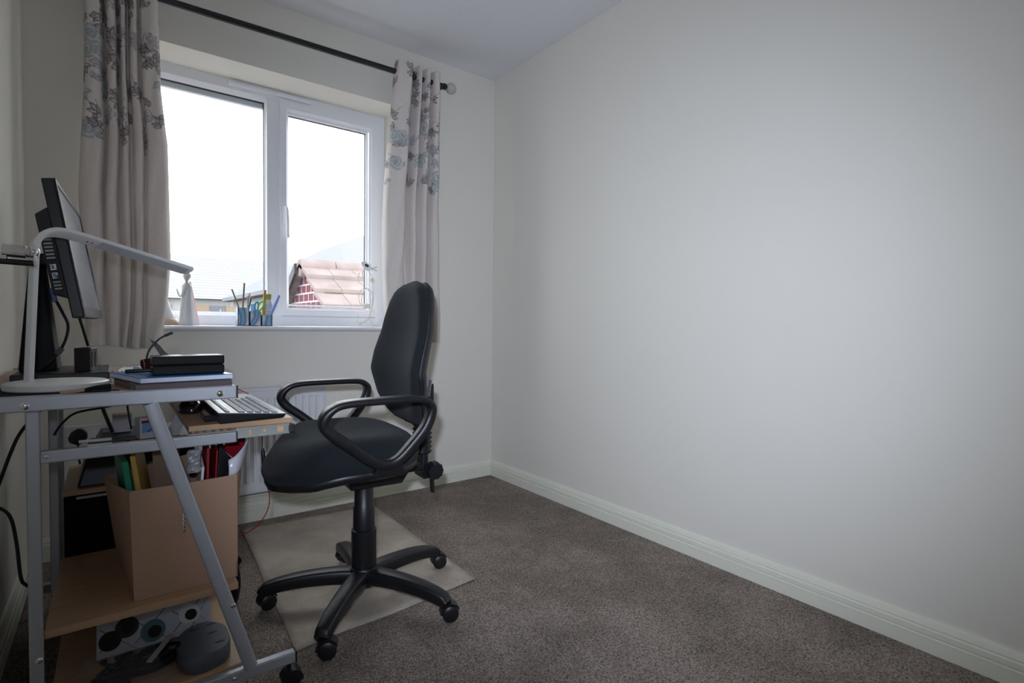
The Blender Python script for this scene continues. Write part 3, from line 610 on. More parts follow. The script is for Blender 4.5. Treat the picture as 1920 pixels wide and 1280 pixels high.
# clear bag of black cables
cbg = thing('plastic_bag_of_cables', 'clear plastic bag of black cables on the bottom desk shelf', 'bag', (.05, 1.50, .1005))
mb = MB()
for k in range(16):
    cx, cy = -.035+.115*random.random(), 1.495+.03*random.random(); rr = .018+.020*random.random()
    mb.tube([(cx+rr*1.5*math.cos(a+k), cy+rr*.8*math.sin(a+k), .106+.042*k/16+.004*math.sin(2*a)) for a in np.linspace(0, 5.6, 24)], .0045, 7)
mb.build('cables', blackC, cbg, smooth=True)
mb = MB(); nx, ny = 26, 16; V = []
for j in range(ny+1):
    for i in range(nx+1):
        x = -.100+.210*i/nx; y = 1.425+.155*j/ny; e = min(i, nx-i)/nx*2; f_ = min(j, ny-j)/ny*2
        z = .103+.056*min(1, e*2.2)*min(1, f_*2.2)+.007*random.uniform(-1, 1)*min(1, e*3)
        V.append((x+.004*random.uniform(-1, 1)*min(1, e*5), y+.004*random.uniform(-1, 1)*min(1, f_*5), max(z, .1015)))
mb.poly(V, [(j*(nx+1)+i, j*(nx+1)+i+1, (j+1)*(nx+1)+i+1, (j+1)*(nx+1)+i) for j in range(ny) for i in range(nx)])
mb.build('film', mat('bag_film', (.8, .82, .85), .08, alpha=.05), cbg)
mb = MB(); mb.hexa([(.052, 1.43, .166), (.062, 1.422, .166), (.112, 1.515, .168), (.102, 1.523, .168)], [(.052, 1.43, .1675), (.062, 1.422, .1675), (.112, 1.515, .1695), (.102, 1.523, .1695)]); mb.build('seal_strip', mat('seal_film', (.45, .45, .46), .2, alpha=.7), cbg)

# ------------------------------------------------------------- monitor
mon = thing('monitor', 'black flat screen monitor on its stand at the far left end of the desk', 'monitor', (-.11, 1.93, DT))
tilt = math.atan2(.054, .33)
Mm = Matrix.Translation((-.079, 1.92, 1.108)) @ Matrix.Rotation(R(-2.8), 4, 'Z') @ Matrix.Rotation(-tilt, 4, 'Y')   # local x = out of screen, y = width, z = up
hw, hh = .262, .166
MB().box(-.014, .010, -hw, hw, -hh, hh, Mm).build('housing', blackP, mon, bevel=.003)
bz = mat('bezel_black', (.016, .016, .018), .25)
mb = MB()
for a in [(-hw, hw, hh-.012, hh), (-hw, hw, -hh, -hh+.026), (-hw, -hw+.012, -hh+.026, hh-.012), (hw-.012, hw, -hh+.026, hh-.012)]: mb.box(.010, .0125, a[0], a[1], a[2], a[3], Mm)
mb.build('bezel', bz, mon)
MB().box(.009, .0106, -hw+.012, hw-.012, -hh+.026, hh-.012, Mm).build('screen', mat('lcd_reflection', (.20, .29, .39), .25, spec=1, coat=.8), mon)  # dark screen; window reflection painted in as a blue-grey base colour
ph = MB().hexa(*[[Mm @ Vector(p) for p in q] for q in ([(-.014, -hw+.004, -.115), (-.014, hw-.004, -.115), (-.040, hw-.03, -.105), (-.040, -hw+.008, -.105)], [(-.014, -hw+.004, .10), (-.014, hw-.004, .10), (-.040, hw-.03, .085), (-.040, -hw+.008, .085)])]).build('rear_cover', blackP, mon, bevel=.002)
vt = mat('vent_light', (.30, .31, .32), .5)
for k in range(7): MB().box(-.036, -.020, -hw+.0035, -hw+.0052, .030-.0085*k, .034-.0085*k, Mm).build('vent_slot', vt, ph)
for k in range(3): MB().box(-.034, -.020, -hw+.0042, -hw+.0060, -.078-.008*k, -.0745-.008*k, Mm).build('vent_slot', vt, ph)
for k in range(2):
    u = MB().box(-.033, -.022, -hw+.0035, -hw+.0055, -.048-.020*k, -.034-.020*k, Mm).build('usb_port', chromeM, ph); MB().box(-.031, -.026, -hw+.0030, -hw+.0036, -.046-.020*k, -.036-.020*k, Mm).build('usb_tongue', mat('usb_blue', (.02, .16, .30), .4), u)
mb = MB(); mb.hexa([(-.200, 1.87, .800), (-.118, 1.87, .800), (-.118, 1.99, .800), (-.200, 1.99, .800)], [(-.176, 1.885, 1.10), (-.148, 1.885, 1.10), (-.148, 1.975, 1.10), (-.176, 1.975, 1.10)]); mb.build('stand', mat('stand_black', (.012, .012, .014), .55, spec=.2), mon, bevel=.008)
mb = MB(); mb.box(-.165, -.125, 1.88, 1.975, 1.085, 1.115); mb.build('hinge', blackP, mon, bevel=.004)
B(-.205, -.008, 1.775, 2.085, DT, .8005).build('base', mat('base_black', (.018, .018, .020), .4), mon, bevel=.003)
def tubeobj(name, pts, r, m_, label=None, cat=None, parent=None, smooth=6):
    o = MB().tube(pts, r, 8, smooth=smooth).build(name, m_, parent, smooth=True)
    return prop(o, label, cat) if label else o
cabP = tubeobj('monitor_cable', [(-.118, 1.72, 1.000), (-.101, 1.745, .955), (-.092, 1.76, .925), (-.097, 1.77, .89), (-.112, 1.78, .855), (-.135, 1.79, .825), (-.155, 1.80, .806)], .0034, blackP, 'black cable with clip hanging from the monitor back to its base', 'cable')
MB().box(-.0065, .0065, -.0065, .0065, -.009, .009, Matrix.Translation((-.1105, 1.779, .858)) @ Matrix.Rotation(R(35), 4, 'Y')).build('cable_clip', blackP, cabP)
MB().box(-.005, .005, -.008, .008, -.018, .016, Matrix.Translation((-.1165, 1.722, 1.0)) @ Matrix.Rotation(-tilt, 4, 'Y')).build('blue_plug', mat('vga_blue', (.015, .05, .22), .4), cabP, bevel=.002)
tubeobj('power_cable', [(-.072, 1.80, .950), (-.064, 1.81, .915), (-.055, 1.835, .870)], .0035, blackP, 'black cable running from the screen bottom down to the black cube', 'cable')
spk = thing('speaker', 'small black cube with two oval slots standing on the monitor base', 'speaker', (-.055, 1.84, .8008))
Ms = Matrix.Translation((-.060, 1.842, .8008)) @ Matrix.Rotation(R(-19), 4, 'Z')
MB().box(-.019, .019, -.021, .021, 0, .063, Ms).build('body', mat('speaker_black', (.016, .016, .018), .35), spk, bevel=.002)
for y in (-.010, .010):
    rs = [[Ms @ Vector((.0192+dx, y+.0065*k*math.cos(a), .031+.021*k*math.sin(a))) for a in np.linspace(0, 2*math.pi, 25)[:-1]] for k, dx in ((1, -.001), (1, .0008), (.05, .0008))]
    MB().rings(rs).build('oval_slot', darkcap, spk)
MB().lathe([(.006, 0), (.006, .001), (.009, .001), (.009, 0)], (-.060, 1.842, .8637), 16).build('top_ring', blackG, spk)

# ------------------------------------------------------------- desk lamp
lp = thing('desk_lamp', 'slim white desk lamp with round base and long flat arm on the desk', 'lamp', (-.098, 1.515, .7885))
mb = MB(); mb.lathe([(.088, 0), (.090, .002), (.090, .013), (.086, .0155), (.001, .016)], (-.098, 1.520, .7885), 48); mb.build('base', whiteP, lp, smooth='auto')
mb = MB(); mb.tube([(-.1475, 1.543, .803), (-.1345, 1.543, 1.085)], 0, sq=(.0065, .0075), upv=(.8, -.6, 0)); mb.build('pole', whiteP, lp, smooth='auto')
d_ = Vector((.27, .155, 0)).normalized(); S0 = Vector((-.1345, 1.543, 1.085))
pp = [S0, S0+Vector((0, 0, .018))+d_*.002, S0+Vector((0, 0, .036))+d_*.013, S0+Vector((0, 0, .047))+d_*.034, S0+Vector((0, 0, .048))+d_*.060, S0+Vector((0, 0, .042))+d_*.10, S0+Vector((0, 0, .019))+d_*.22, S0+Vector((0, 0, -.0065))+d_*.352]
n_ = d_.cross(Vector((0, 0, 1))).normalized(); ru = (n_*math.cos(R(24))+Vector((0, 0, 1))*math.sin(R(24))).normalized()
mb = MB(); mb.tube(pp, 0, smooth=8, sq=lambda t: (.0072-.0012*min(1, t*2), .0078+.0085*min(1, t*2.4)), upv=tuple(ru)); arm = mb.build('arm', whiteP, lp, smooth='auto')
def under(k0, k1, z0, z1, w_):
    td = (d_*(k1-k0)+Vector((0, 0, z1-z0))).normalized(); a = (ru-td*ru.dot(td)).normalized(); dn = td.cross(a); dn = -dn if dn.z > 0 else dn
    A = S0+d_*k0+Vector((0, 0, z0))+dn*.0059; B_ = S0+d_*k1+Vector((0, 0, z1))+dn*.0059
    return [A-a*w_, B_-a*w_, B_+a*w_, A+a*w_], [p+dn*.0008 for p in (A-a*w_, B_-a*w_, B_+a*w_, A+a*w_)]
MB().hexa(*under(.125, .342, .0375, -.0045, .0145)).build('light_panel', whiteD, arm)
for k, z in ((.100, .0418), (.110, .0397)):
    lo, hi = under(k, k+.003, z, z-.0007, .0015); MB().hexa(lo, hi).build('sensor_dot', darkcap, arm)
# chrome bracket arm reaching in from the left wall
br_ = thing('wall_bracket_arm', 'chrome and black jointed bracket arm on the left wall beside the lamp pole', 'bracket', (LX, 1.47, 1.06))
MB().cyl((-.245, 1.47, 1.066), (-.17, 1.47, 1.064), .0085).build('inner_tube', chromeM, br_, smooth='auto')
MB().lathe([(.010, 0), (.0135, .001), (.0135, .036), (.011, .038), (.011, .041), (.0135, .042), (.0135, .043)], (-.177, 1.47, 1.077), 24, (1, 0, -.03)).build('chrome_sleeve', chromeM, br_, smooth='auto')
MB().ball((-.130, 1.47, 1.077), .011, .013, .013).build('chrome_tip', chromeM, br_, smooth=True)
MB().cyl((-.245, 1.468, 1.056), (-.127, 1.468, 1.053), .006).build('black_rod', blackG, br_, smooth='auto')
MB().lathe([(.0145, 0), (.0155, .001), (.0145, .004), (.001, .005)], (-.129, 1.468, 1.062), 24, (1, 0, 0)).build('end_disc', mat('pearl_disc', (.6, .6, .62), .3), br_, smooth='auto')
B(LX, LX+.018, 1.44, 1.50, 1.03, 1.10).build('wall_plate', blackP, br_, bevel=.003)

# ------------------------------------------------------------- things on the desktop
def rotbox(x, y, z0, z1, w_, d__, rz): return MB().box(0, w_, 0, d__, z0, z1, Matrix.Translation((x, y, 0)) @ Matrix.Rotation(R(rz), 4, 'Z'))
o = MB().prism([(-.25, 1.410, .7835), (-.09, 1.407, .7835), (.0, 1.409, .7835), (.01, 1.425, .7835), (-.02, 1.50, .7835), (-.12, 1.60, .7835), (-.25, 1.60, .7835)], (0, 0, .0045)).build('fabric_mat', blackC, bevel=.0015)
prop(o, 'flat black fabric mat under the white lamp base', 'mat')
gv = thing('folding_knife_sheath', 'black sleeve with a tan end lying in front of the lamp base', 'sheath', (-.03, 1.412, .7885))
MB().tube([(-.052, 1.416, .791), (-.03, 1.415, .795), (-.006, 1.418, .796)], 0, smooth=5, sq=lambda t: (.009+.002*t, .003+.004*t), upv=(0, 0, 1)).build('sleeve', blackC, gv, smooth=True)
MB().tube([(-.088, 1.406, .7895), (-.068, 1.408, .791), (-.050, 1.412, .793)], 0, smooth=5, sq=(.006, .004), upv=(0, 0, 1)).build('tan_end', mat('tan_wood', (.40, .27, .17), .6), gv, smooth=True)
bk = thing('brown_book', 'thin brown book in a clear plastic sleeve, lowest of the desk stack', 'book', (.13, 1.52, DT))
MB().hexa([(.036, 1.418, .7835), (.228, 1.421, .7835), (.225, 1.60, .7835), (.00, 1.60, .7835)], [(.036, 1.418, .7985), (.228, 1.421, .7985), (.225, 1.60, .7985), (.00, 1.60, .7985)]).build('cover', brownM, bk, bevel=.002)
MB().hexa([(.026, 1.415, .7834), (.236, 1.417, .7834), (.234, 1.61, .7834), (-.01, 1.61, .7834)], [(.033, 1.4155, .7995), (.234, 1.418, .7995), (.228, 1.605, .7995), (.00, 1.605, .7995)]).build('clear_sleeve', clearM, bk, bevel=.002)
nb = thing('spiral_notebook', 'bright blue spiral-bound notebook under the black case', 'notebook', (.12, 1.52, .800))
q0, q1, q2, q3 = Vector((.046, 1.408, 0)), Vector((.232, 1.428, 0)), Vector((.205, 1.625, 0)), Vector((-.010, 1.625, 0))
Z = lambda p, z: Vector((p.x, p.y, z)); c_ = (q0+q1+q2+q3)/4; sh = lambda p, k: c_+(p-c_)*k
MB().hexa([Z(sh(p, .985), .8010) for p in (q0, q1, q2, q3)], [Z(sh(p, .985), .8105) for p in (q0, q1, q2, q3)]).build('pages', paperM, nb)
MB().hexa([Z(p, .8105) for p in (q0, q1, q2, q3)], [Z(p, .8120) for p in (q0, q1, q2, q3)]).build('front_cover', blueM, nb)
MB().hexa([Z(p, .8000) for p in (q0, q1, q2, q3)], [Z(p, .8010) for p in (q0, q1, q2, q3)]).build('back_cover', blueM, nb)
mb = MB()
for k in range(22):
    p = q3.lerp(q2, (k+.5)/22*.9+.02); mb.tube([(p.x, p.y+.006*math.cos(a), .806+.0085*math.sin(a)) for a in np.linspace(0, 2*math.pi, 11)[:-1]], .0009, 5, closed=True)
mb.build('spiral_binding', darkcap, nb, smooth=True)
o = MB().hexa([(-.005, 1.64, .7835), (.20, 1.64, .7835), (.19, 1.86, .7835), (.02, 1.86, .7835)], [(-.005, 1.64, .806), (.20, 1.64, .806), (.19, 1.86, .806), (.02, 1.86, .806)]).build('writing_pad', mat('cream_pad', (.78, .75, .70), .6), bevel=.001); prop(o, 'cream writing pad lying behind the blue notebook', 'writing pad')
cs = thing('hard_case', 'black rectangular zip case on top of the blue notebook', 'case', (.14, 1.48, .8122))
Mc = Matrix.Translation((.070, 1.447, 0)) @ Matrix.Rotation(R(2), 4, 'Z')
MB().box(0, .147, 0, .065, .8122, .8348, Mc).build('case_bottom', blackG, cs, bevel=.004, seg=3)
MB().box(0, .147, 0, .065, .8350, .857, Mc).build('case_lid', blackG, cs, bevel=.004, seg=3)
hs = thing('headset', 'black headset with a curved microphone boom behind the black case', 'headset', (.06, 1.57, .8122))
MB().tube([(.064, 1.56, .845), (.068, 1.56, .862), (.078, 1.56, .880), (.092, 1.56, .895), (.105, 1.56, .903), (.118, 1.56, .909)], lambda t: .0022+.0012*(t > .75), 8, smooth=6).build('microphone_boom', blackP, hs, smooth=True)
MB().lathe([(.001, 0), (.010, 0), (.0125, .004), (.0125, .022), (.010, .028), (.001, .028)], (.054, 1.565, .832), 24, (1, .2, .1)).build('ear_cup', blackC, hs, smooth='auto')
MB().lathe([(.0128, .0), (.0132, .001), (.0128, .002)], (.056, 1.5655, .832), 24, (1, .2, .1)).build('red_ring', mat('red_ring', (.5, .03, .01), .4), hs)
MB().tube([(.022, 1.545, .8175), (.045, 1.54, .8185), (.075, 1.54, .819)], .0048, 8, smooth=5).build('headband', blackP, hs, smooth=True)
MB().box(.038, .052, 1.575, 1.60, .8125, .826).build('grey_slider', mat('light_grey', (.38, .40, .43), .4), hs, bevel=.003)
o = MB().hexa([(.115, 1.60, .8125), (.150, 1.60, .8125), (.150, 1.602, .8125), (.115, 1.602, .8125)], [(.072, 1.60, .893), (.0725, 1.60, .8935), (.0725, 1.602, .8935), (.072, 1.602, .893)])
o.prism([(.074, 1.6005, .892), (.086, 1.6005, .884), (.094, 1.6005, .876), (.112, 1.6005, .848), (.10, 1.6005, .848)], (0, .002, 0))
o = o.build('paper_knife', mat('dull_blade', (.10, .095, .095), .6, 0, spec=.2)); prop(o, 'dull grey pointed blade leaning up behind the black case', 'paper knife')

# ------------------------------------------------------------- keyboard
kb = thing('keyboard', 'glossy black computer keyboard with flat keys on the pull-out tray', 'keyboard', (.185, 1.428, .693))
KX0, KX1, KY0, KY1 = .196, .350, 1.412, 1.860; zb = .6935
zt = lambda x: .7215-(x-KX0)/(KX1-KX0)*.0145
kg = mat('keyboard_reflection', (.30, .33, .39), .30, spec=1, coat=1); kk = mat('key_reflection', (.17, .185, .22), .30, spec=1, coat=.8)  # black plastic coloured pale blue-grey to stand in for the window's reflection
kg.node_tree.nodes['Principled BSDF'].inputs['Coat Roughness'].default_value = .22
MB().hexa([(KX0+.004, KY0+.004, zb), (KX1-.006, KY0+.004, zb+.002), (KX1-.006, KY1-.004, zb+.002), (KX0+.004, KY1-.004, zb)], [(KX0, KY0, zt(KX0)-.001), (KX1, KY0, zt(KX1)-.001), (KX1, KY1, zt(KX1)-.001), (KX0, KY1, zt(KX0)-.001)]).build('base', blackP, kb, bevel=.002)
MB().hexa([(KX0, KY0, zt(KX0)-.0008), (KX1, KY0, zt(KX1)-.0008), (KX1, KY1, zt(KX1)-.0008), (KX0, KY1, zt(KX0)-.0008)], [(KX0+.001, KY0+.001, zt(KX0)), (KX1-.001, KY0+.001, zt(KX1)), (KX1-.001, KY1-.001, zt(KX1)), (KX0+.001, KY1-.001, zt(KX0))]).build('top_plate', kg, kb)
MB().box(KX0-.022, KX0+.01, KY0+.05, KY0+.13, zb, zb+.016).build('rear_housing', blackG, kb, bevel=.003)
def key(x, y, dx, dy):
    nm = (round(dx, 4), round(dy, 4))
    if nm not in KM:
        o = MB().hexa([(-dx/2, -dy/2, 0), (dx/2, -dy/2, 0), (dx/2, dy/2, 0), (-dx/2, dy/2, 0)], [(-dx/2+.0012, -dy/2+.0012, .0028), (dx/2-.0012, -dy/2+.0012, .0028), (dx/2-.0012, dy/2-.0012, .0028), (-dx/2+.0012, dy/2-.0012, .0028)])
        bmesh.ops.recalc_face_normals(o.bm, faces=o.bm.faces); me = bpy.data.meshes.new('key'); o.bm.to_mesh(me); o.bm.free(); me.materials.append(kk); KM[nm] = me
    o = bpy.data.objects.new('key', KM[nm]); COL.objects.link(o); o.parent = kb
    o.location = Vector((x, y, zt(x)))-ORG[kb]; o.rotation_euler = (0, math.atan(.0145/.154), 0); return o
KM = {}; cnt = 0; pit = .0188
rows = [[.8]*16, [1]*13+[2]+[1]*3, [1.5]+[1]*12+[1.5]+[1]*3, [1.75]+[1]*11+[2.25], [1.25]+[1]*11+[2.75]+[1], [1.25, 1.25, 1.25, 6.25, 1.25, 1.25, 1.25, 1.25]+[1]*3]
for r_, row in enumerate(rows):
    x = KX0+.022+(0 if r_ == 0 else .012)+r_*.0188; y = KY0+.010
    for k_ in row:
        dy = pit*k_*(1.06 if r_ == 0 else 1)
        if y+dy < KY1-.075 or r_ != 0:
            if y+dy > KY1-.002: break
            key(x, y+dy/2, .0155 if r_ else .010, dy-.003); cnt += 1
        y += dy
# computer mouse
ms_ = thing('computer_mouse', 'black computer mouse on the tray behind the keyboard', 'mouse', (.165, 1.66, .6935))
rs = [[Vector((.165+.030*k*math.cos(a), 1.665+.050*k*math.sin(a), z)) for a in np.linspace(0, 2*math.pi, 25)[:-1]] for k, z in ((.96, .6935), (1, .700), (.93, .712), (.7, .722), (.35, .727), (.05, .728))]
MB().rings(rs).build('shell', blackG, ms_, smooth=True)
mb = MB(); mb.cyl((.160, 1.63, .722), (.170, 1.63, .722), .006, 12); mb.build('scroll_wheel', greyP, ms_)

# ------------------------------------------------------------- cables, socket
so = thing('wall_socket', 'white double wall socket low on the window wall behind the desk', 'socket', (-.09, DY-.006, .45))
B(-.155, -.005, DY-.012, DY, .425, .520).build('face_plate', whiteP, so, bevel=.003)
o = B(.0, .13, DY-.05, DY-.001, .40, .53).build('cream_box', mat('cream_box', (.60, .57, .52), .6), bevel=.002); prop(o, 'cream junction box on the window wall right of the double socket', 'junction box')
pg = thing('power_plug', 'black three-pin power plug in the wall socket under the desk', 'plug', (-.115, DY-.04, .44))
mb = MB(); ol = [(-.142, .460), (-.146, .478), (-.136, .500), (-.118, .512), (-.100, .510), (-.086, .494), (-.084, .476), (-.092, .462), (-.108, .450), (-.122, .450)]
mb.prism([(a, DY-.045, b_) for a, b_ in ol], (0, .032, 0)); mb.build('plug_body', blackG, pg, bevel=.005)
MB().tube([(-.115, DY-.03, .452), (-.115, DY-.03, .42), (-.108, DY-.03, .36), (-.09, DY-.04, .30)], .004, 8, smooth=5).build('cord', blackP, pg, smooth=True)
tubeobj('power_cable', [(-.130, 1.58, .764), (-.126, 1.58, .745), (-.165, 1.60, .690), (-.185, 1.60, .64), (-.215, 1.60, .54), (-.235, 1.60, .50)], .0035, blackP, 'black cable hanging down from the desktop at the far left by the wall', 'cable')
tubeobj('power_cable', [(-.252, 1.60, .545), (-.225, 1.60, .535), (-.190, 1.60, .505), (-.178, 1.60, .44), (-.172, 1.60, .36), (-.165, 1.61, .335), (-.150, 1.64, .31)], .0035, blackP, 'black cable looping low beside the left desk leg', 'cable')
tubeobj('power_cable', [(-.125, 1.80, .640), (-.110, 1.82, .665), (-.08, 1.83, .69), (-.01, 1.84, .700), (.07, 1.82, .725), (.10, 1.80, .764)], .0028, blackP, 'black cable sagging under the desktop from the inner leg to the right', 'cable')
tubeobj('power_cable', [(-.030, 1.60, .764), (-.020, 1.60, .72), (-.004, 1.62, .665)], .004, blackP, 'thick black cable dropping straight under the middle of the desktop', 'cable')
tubeobj('power_cable', [(.025, 1.62, .764), (.027, 1.625, .72), (.034, 1.63, .665)], .0022, blackP, 'thin black cable dropping beside the small carton under the desktop', 'cable')
rc = tubeobj('headphone_cable', [(.240, 1.88, .765), (.29, 1.90, .738), (.330, 1.92, .715), (.372, 1.94, .690), (.398, 1.95, .66), (.402, 1.94, .60), (.400, 1.93, .52), (.402, 1.92, .46), (.408, 1.92, .40), (.420, 1.92, .35), (.414, 1.92, .30), (.385, 1.93, .25), (.345, 1.95, .222), (.325, 1.96, .215)], .0017, redcab, 'thin red cable with black inline control hanging from the keyboard tray', 'cable')
MB().tube([(.400, 1.925, .512), (.401, 1.925, .500), (.402, 1.92, .450), (.404, 1.92, .436)], lambda t: .0065 if .1 < t < .9 else .003, 10).build('inline_control', blackP, rc, smooth='auto')

# ------------------------------------------------------------- office chair (local: -x = forwards)
ch = thing('office_chair', 'black fabric office swivel chair with loop armrests standing on the beige rug', 'chair', (.667, 1.700, -.0025), R(-3), local=True)
bs = MB(); bs.lathe([(.030, .062), (.045, .066), (.050, .080), (.050, .112), (.044, .126), (.030, .128)], (0, 0, 0), 28)
base = bs.build('star_base', chairP, ch, smooth='auto')
for k, an in enumerate([12, 84, 156, 228, 300]):
    a = R(an+3); d = Vector((math.cos(a), math.sin(a), 0)); zc = [(.030, .096), (.10, .100), (.18, .098), (.25, .090), (.30, .078), (.322, .064)]
    pts = [d*r_+Vector((0, 0, z)) for r_, z in zc]
    bl_ = MB().tube(pts, 0, smooth=6, sq=lambda t: (.030-.010*t, .026-.008*t if t < .9 else .015), upv=(0, 0, 1)).build('base_leg', chairP, base, smooth='auto')
    ca = R([-12, 20, 8, -20, -16][k]); cdir = Vector((math.cos(ca), math.sin(ca), 0)); ax = Vector((-cdir.y, cdir.x, 0))
    hub = d*.316+Vector((0, 0, 0)); c0 = hub+cdir*.014
    mb = MB(); mb.cyl(hub+Vector((0, 0, .035)), hub+Vector((0, 0, .064)), .008, 12)
    for s in (-1, 1): mb.lathe([(.006, 0), (.022, 0), (.0255, .003), (.0255, .015), (.021, .019), (.006, .0195)], c0+Vector((0, 0, .0345))+ax*s*.003, 22, ax*s)
    # hood
    arc = np.linspace(-.05, 2.7, 12); oo = [c0+cdir*(-1)*(.031*math.cos(t))+Vector((0, 0, .0355+.031*math.sin(t))) for t in arc]; ii = [c0+cdir*(-1)*(.026*math.cos(t))+Vector((0, 0, .0355+.026*math.sin(t))) for t in arc[::-1]]
    for q in range(len(arc)-1):
        A_ = [oo[q], oo[q+1], ii[-q-2], ii[-q-1]]; mb.prism([p-ax*.016 for p in A_], ax*.032)
    mb.build('castor', darkcap if 0 else chairP, base, smooth='auto')
mb = MB(); mb.lathe([(.041, .105), (.041, .250), (.0385, .252), (.0355, .254), (.0345, .325), (.033, .328), (.0315, .330), (.0305, .425)], (0, 0, 0), 28); mb.build('gas_lift_cover', chairP, ch, smooth='auto')
# seat cushion and pan
def outline(th, a, b_, n=3.0, fx=0):
    c, s = math.cos(th), math.sin(th); x = a*math.copysign(abs(c)**(2/n), c); y = b_*math.copysign(abs(s)**(2/n), s)
    if x < 0: y *= 1-.30*(abs(x)/a)**2.2
    else: y *= 1-.06*(x/a)**2
    return x, y
NX = 56; SX, SY = .232, .250; scx = -.078
def seatz(x, y, top):
    u = x/SX; v = y/SY
    drop = .075*max(0, -u-.35)**1.6/.5 + .0*v
    if top: return .600-.020*(1-abs(v))**1*0 - drop - .012*math.exp(-((u-.1)**2+v*v)*3) + .006*abs(v)**2 - .02*max(0, u-.6)
    return .496-drop*.62-.012*max(0, 1-abs(u+.55)/.35)
rs = []
for k in (.02, .2, .4, .6, .75, .86, .94, .98):
    rs.append([(k, 1)]*NX)
def ring(k, zf):
    out = []
    for i in range(NX):
        x, y = outline(2*math.pi*i/NX, SX, SY); x *= k; y *= k; out.append(Vector((x+scx, y, zf(x, y))))
    return out
R_ = [ring(k, lambda x, y, k=k: seatz(x, y, True)-.050*max(0, (k-.70)/.30)**2.2) for k in (.02, .2, .4, .55, .68, .78, .86, .92, .965)]
R_ += [ring(.995, lambda x, y: seatz(x, y, True)*.55+seatz(x, y, False)*.45-.005), ring(1.0, lambda x, y: seatz(x, y, True)*.35+seatz(x, y, False)*.65), ring(.985, lambda x, y: seatz(x, y, False)+.012), ring(.96, lambda x, y: seatz(x, y, False)+.006)]
MB().rings(R_).build('seat', chairF, ch, smooth=True)
R_ = [ring(.955, lambda x, y: seatz(x, y, False)+.012), ring(.975, lambda x, y: seatz(x, y, False)+.008), ring(.965, lambda x, y: seatz(x, y, False)-.010), ring(.90, lambda x, y: seatz(x, y, False)-.020), ring(.5, lambda x, y: seatz(x, y, False)-.030), ring(.02, lambda x, y: seatz(x, y, False)-.030)]
MB().rings(R_).build('seat_pan', chairP, ch, smooth=True)
mb = MB(); mb.hexa([(-.060, -.055, .400), (.115, -.055, .400), (.115, .055, .400), (-.060, .055, .400)], [(-.09, -.075, .470), (.150, -.075, .470), (.150, .075, .470), (-.09, .075, .470)]); mb.build('tilt_mechanism', chairP, ch, bevel=.006)
# backrest: loft of cross-sections
def backw(t):   # half width by height fraction
    return np.interp(t, [0, .03, .08, .18, .35, .5, .62, .75, .86, .94, .985, 1], [.070, .105, .135, .168, .196, .194, .183, .167, .145, .112, .060, .018])
def backx(t): return np.interp(t, [0, .2, .38, .5, .65, .85, 1], [.155, .138, .132, .143, .160, .166, .166])
ZB0, ZB1 = .595, 1.090
def loft(off, thf, thb, kw, t0=0., t1=1., ns=40, nc=32, wing=.050):
    rs = []
    for i in range(ns):
        t = t0+(t1-t0)*i/(ns-1); w_ = float(backw(t))*kw; xc = float(backx(t))+off; e = min(1, math.sqrt(max(0, 1-abs(2*t-1)**8))+.12); ring_ = []
        for k in range(nc):
            an = 2*math.pi*k/nc; c, s = math.cos(an), math.sin(an); y = w_*math.copysign(abs(c)**.75, c)
            th = thf if s < 0 else thb; x = th*e*math.copysign(abs(s)**.7, s)
            ring_.append(Vector((xc+x-wing*(y/.2)**2, y, ZB0+(ZB1-ZB0)*t)))
        rs.append(ring_)
    return MB().rings(rs)
loft(.015, .036, .020, 1.0).build('backrest', chairF, ch, smooth=True)
loft(.029, .014, .030, .985, .0, .985).build('back_shell', shellM, ch, smooth=True)
MB().hexa([(.170, -.075, .585), (.225, -.075, .600), (.225, .075, .600), (.170, .075, .585)], [(.170, -.10, .70), (.215, -.09, .74), (.215, .09, .74), (.170, .10, .70)]).build('shell_boss', shellM, ch, bevel=.008)
MB().box(-.0010, .0010, -.003, .018, -.026, .026, Matrix.Translation((.150, -.1935, .735)) @ Matrix.Rotation(R(8), 4, 'Y')).build('fabric_tag', mat('grey_tag', (.12, .13, .15), .6), ch)
mb = MB(); mb.box(.200, .222, -.030, .030, .425, .640); mb.box(.10, .222, -.03, .03, .425, .447); mb.build('back_bar', chairP, ch, bevel=.004)
mb = MB(); prof = []
for i in range(17): prof.append((.036 if i % 2 else .028, i*.008))
mb.lathe(prof, (.211, 0, .480), 20); mb.build('bellows', chairP, ch, smooth=True)
mb = MB()
rs = [[Vector((.235+(.030+.002*(i % 3 == 0))*k*math.cos(2*math.pi*i/30), y, .425+(.030+.002*(i % 3 == 0))*k*math.sin(2*math.pi*i/30))) for i in range(30)] for k, y in ((.1, -.068), (.85, -.068), (1, -.060), (1, -.034), (.8, -.028), (.1, -.028))]
mb.rings(rs).build('adjustment_knob', blackP, ch, smooth='auto')
MB().hexa([(.195, -.05, .400), (.235, -.05, .400), (.235, .03, .400), (.195, .03, .400)], [(.190, -.05, .430), (.240, -.05, .430), (.240, .03, .430), (.190, .03, .430)]).build('bracket', blackG, ch, bevel=.003)
MB().tube([(.232, -.035, .405), (.234, -.035, .375), (.236, -.035, .345)], 0, sq=(.010, .006), upv=(1, 0, 0)).build('lever', chairP, ch, smooth='auto')
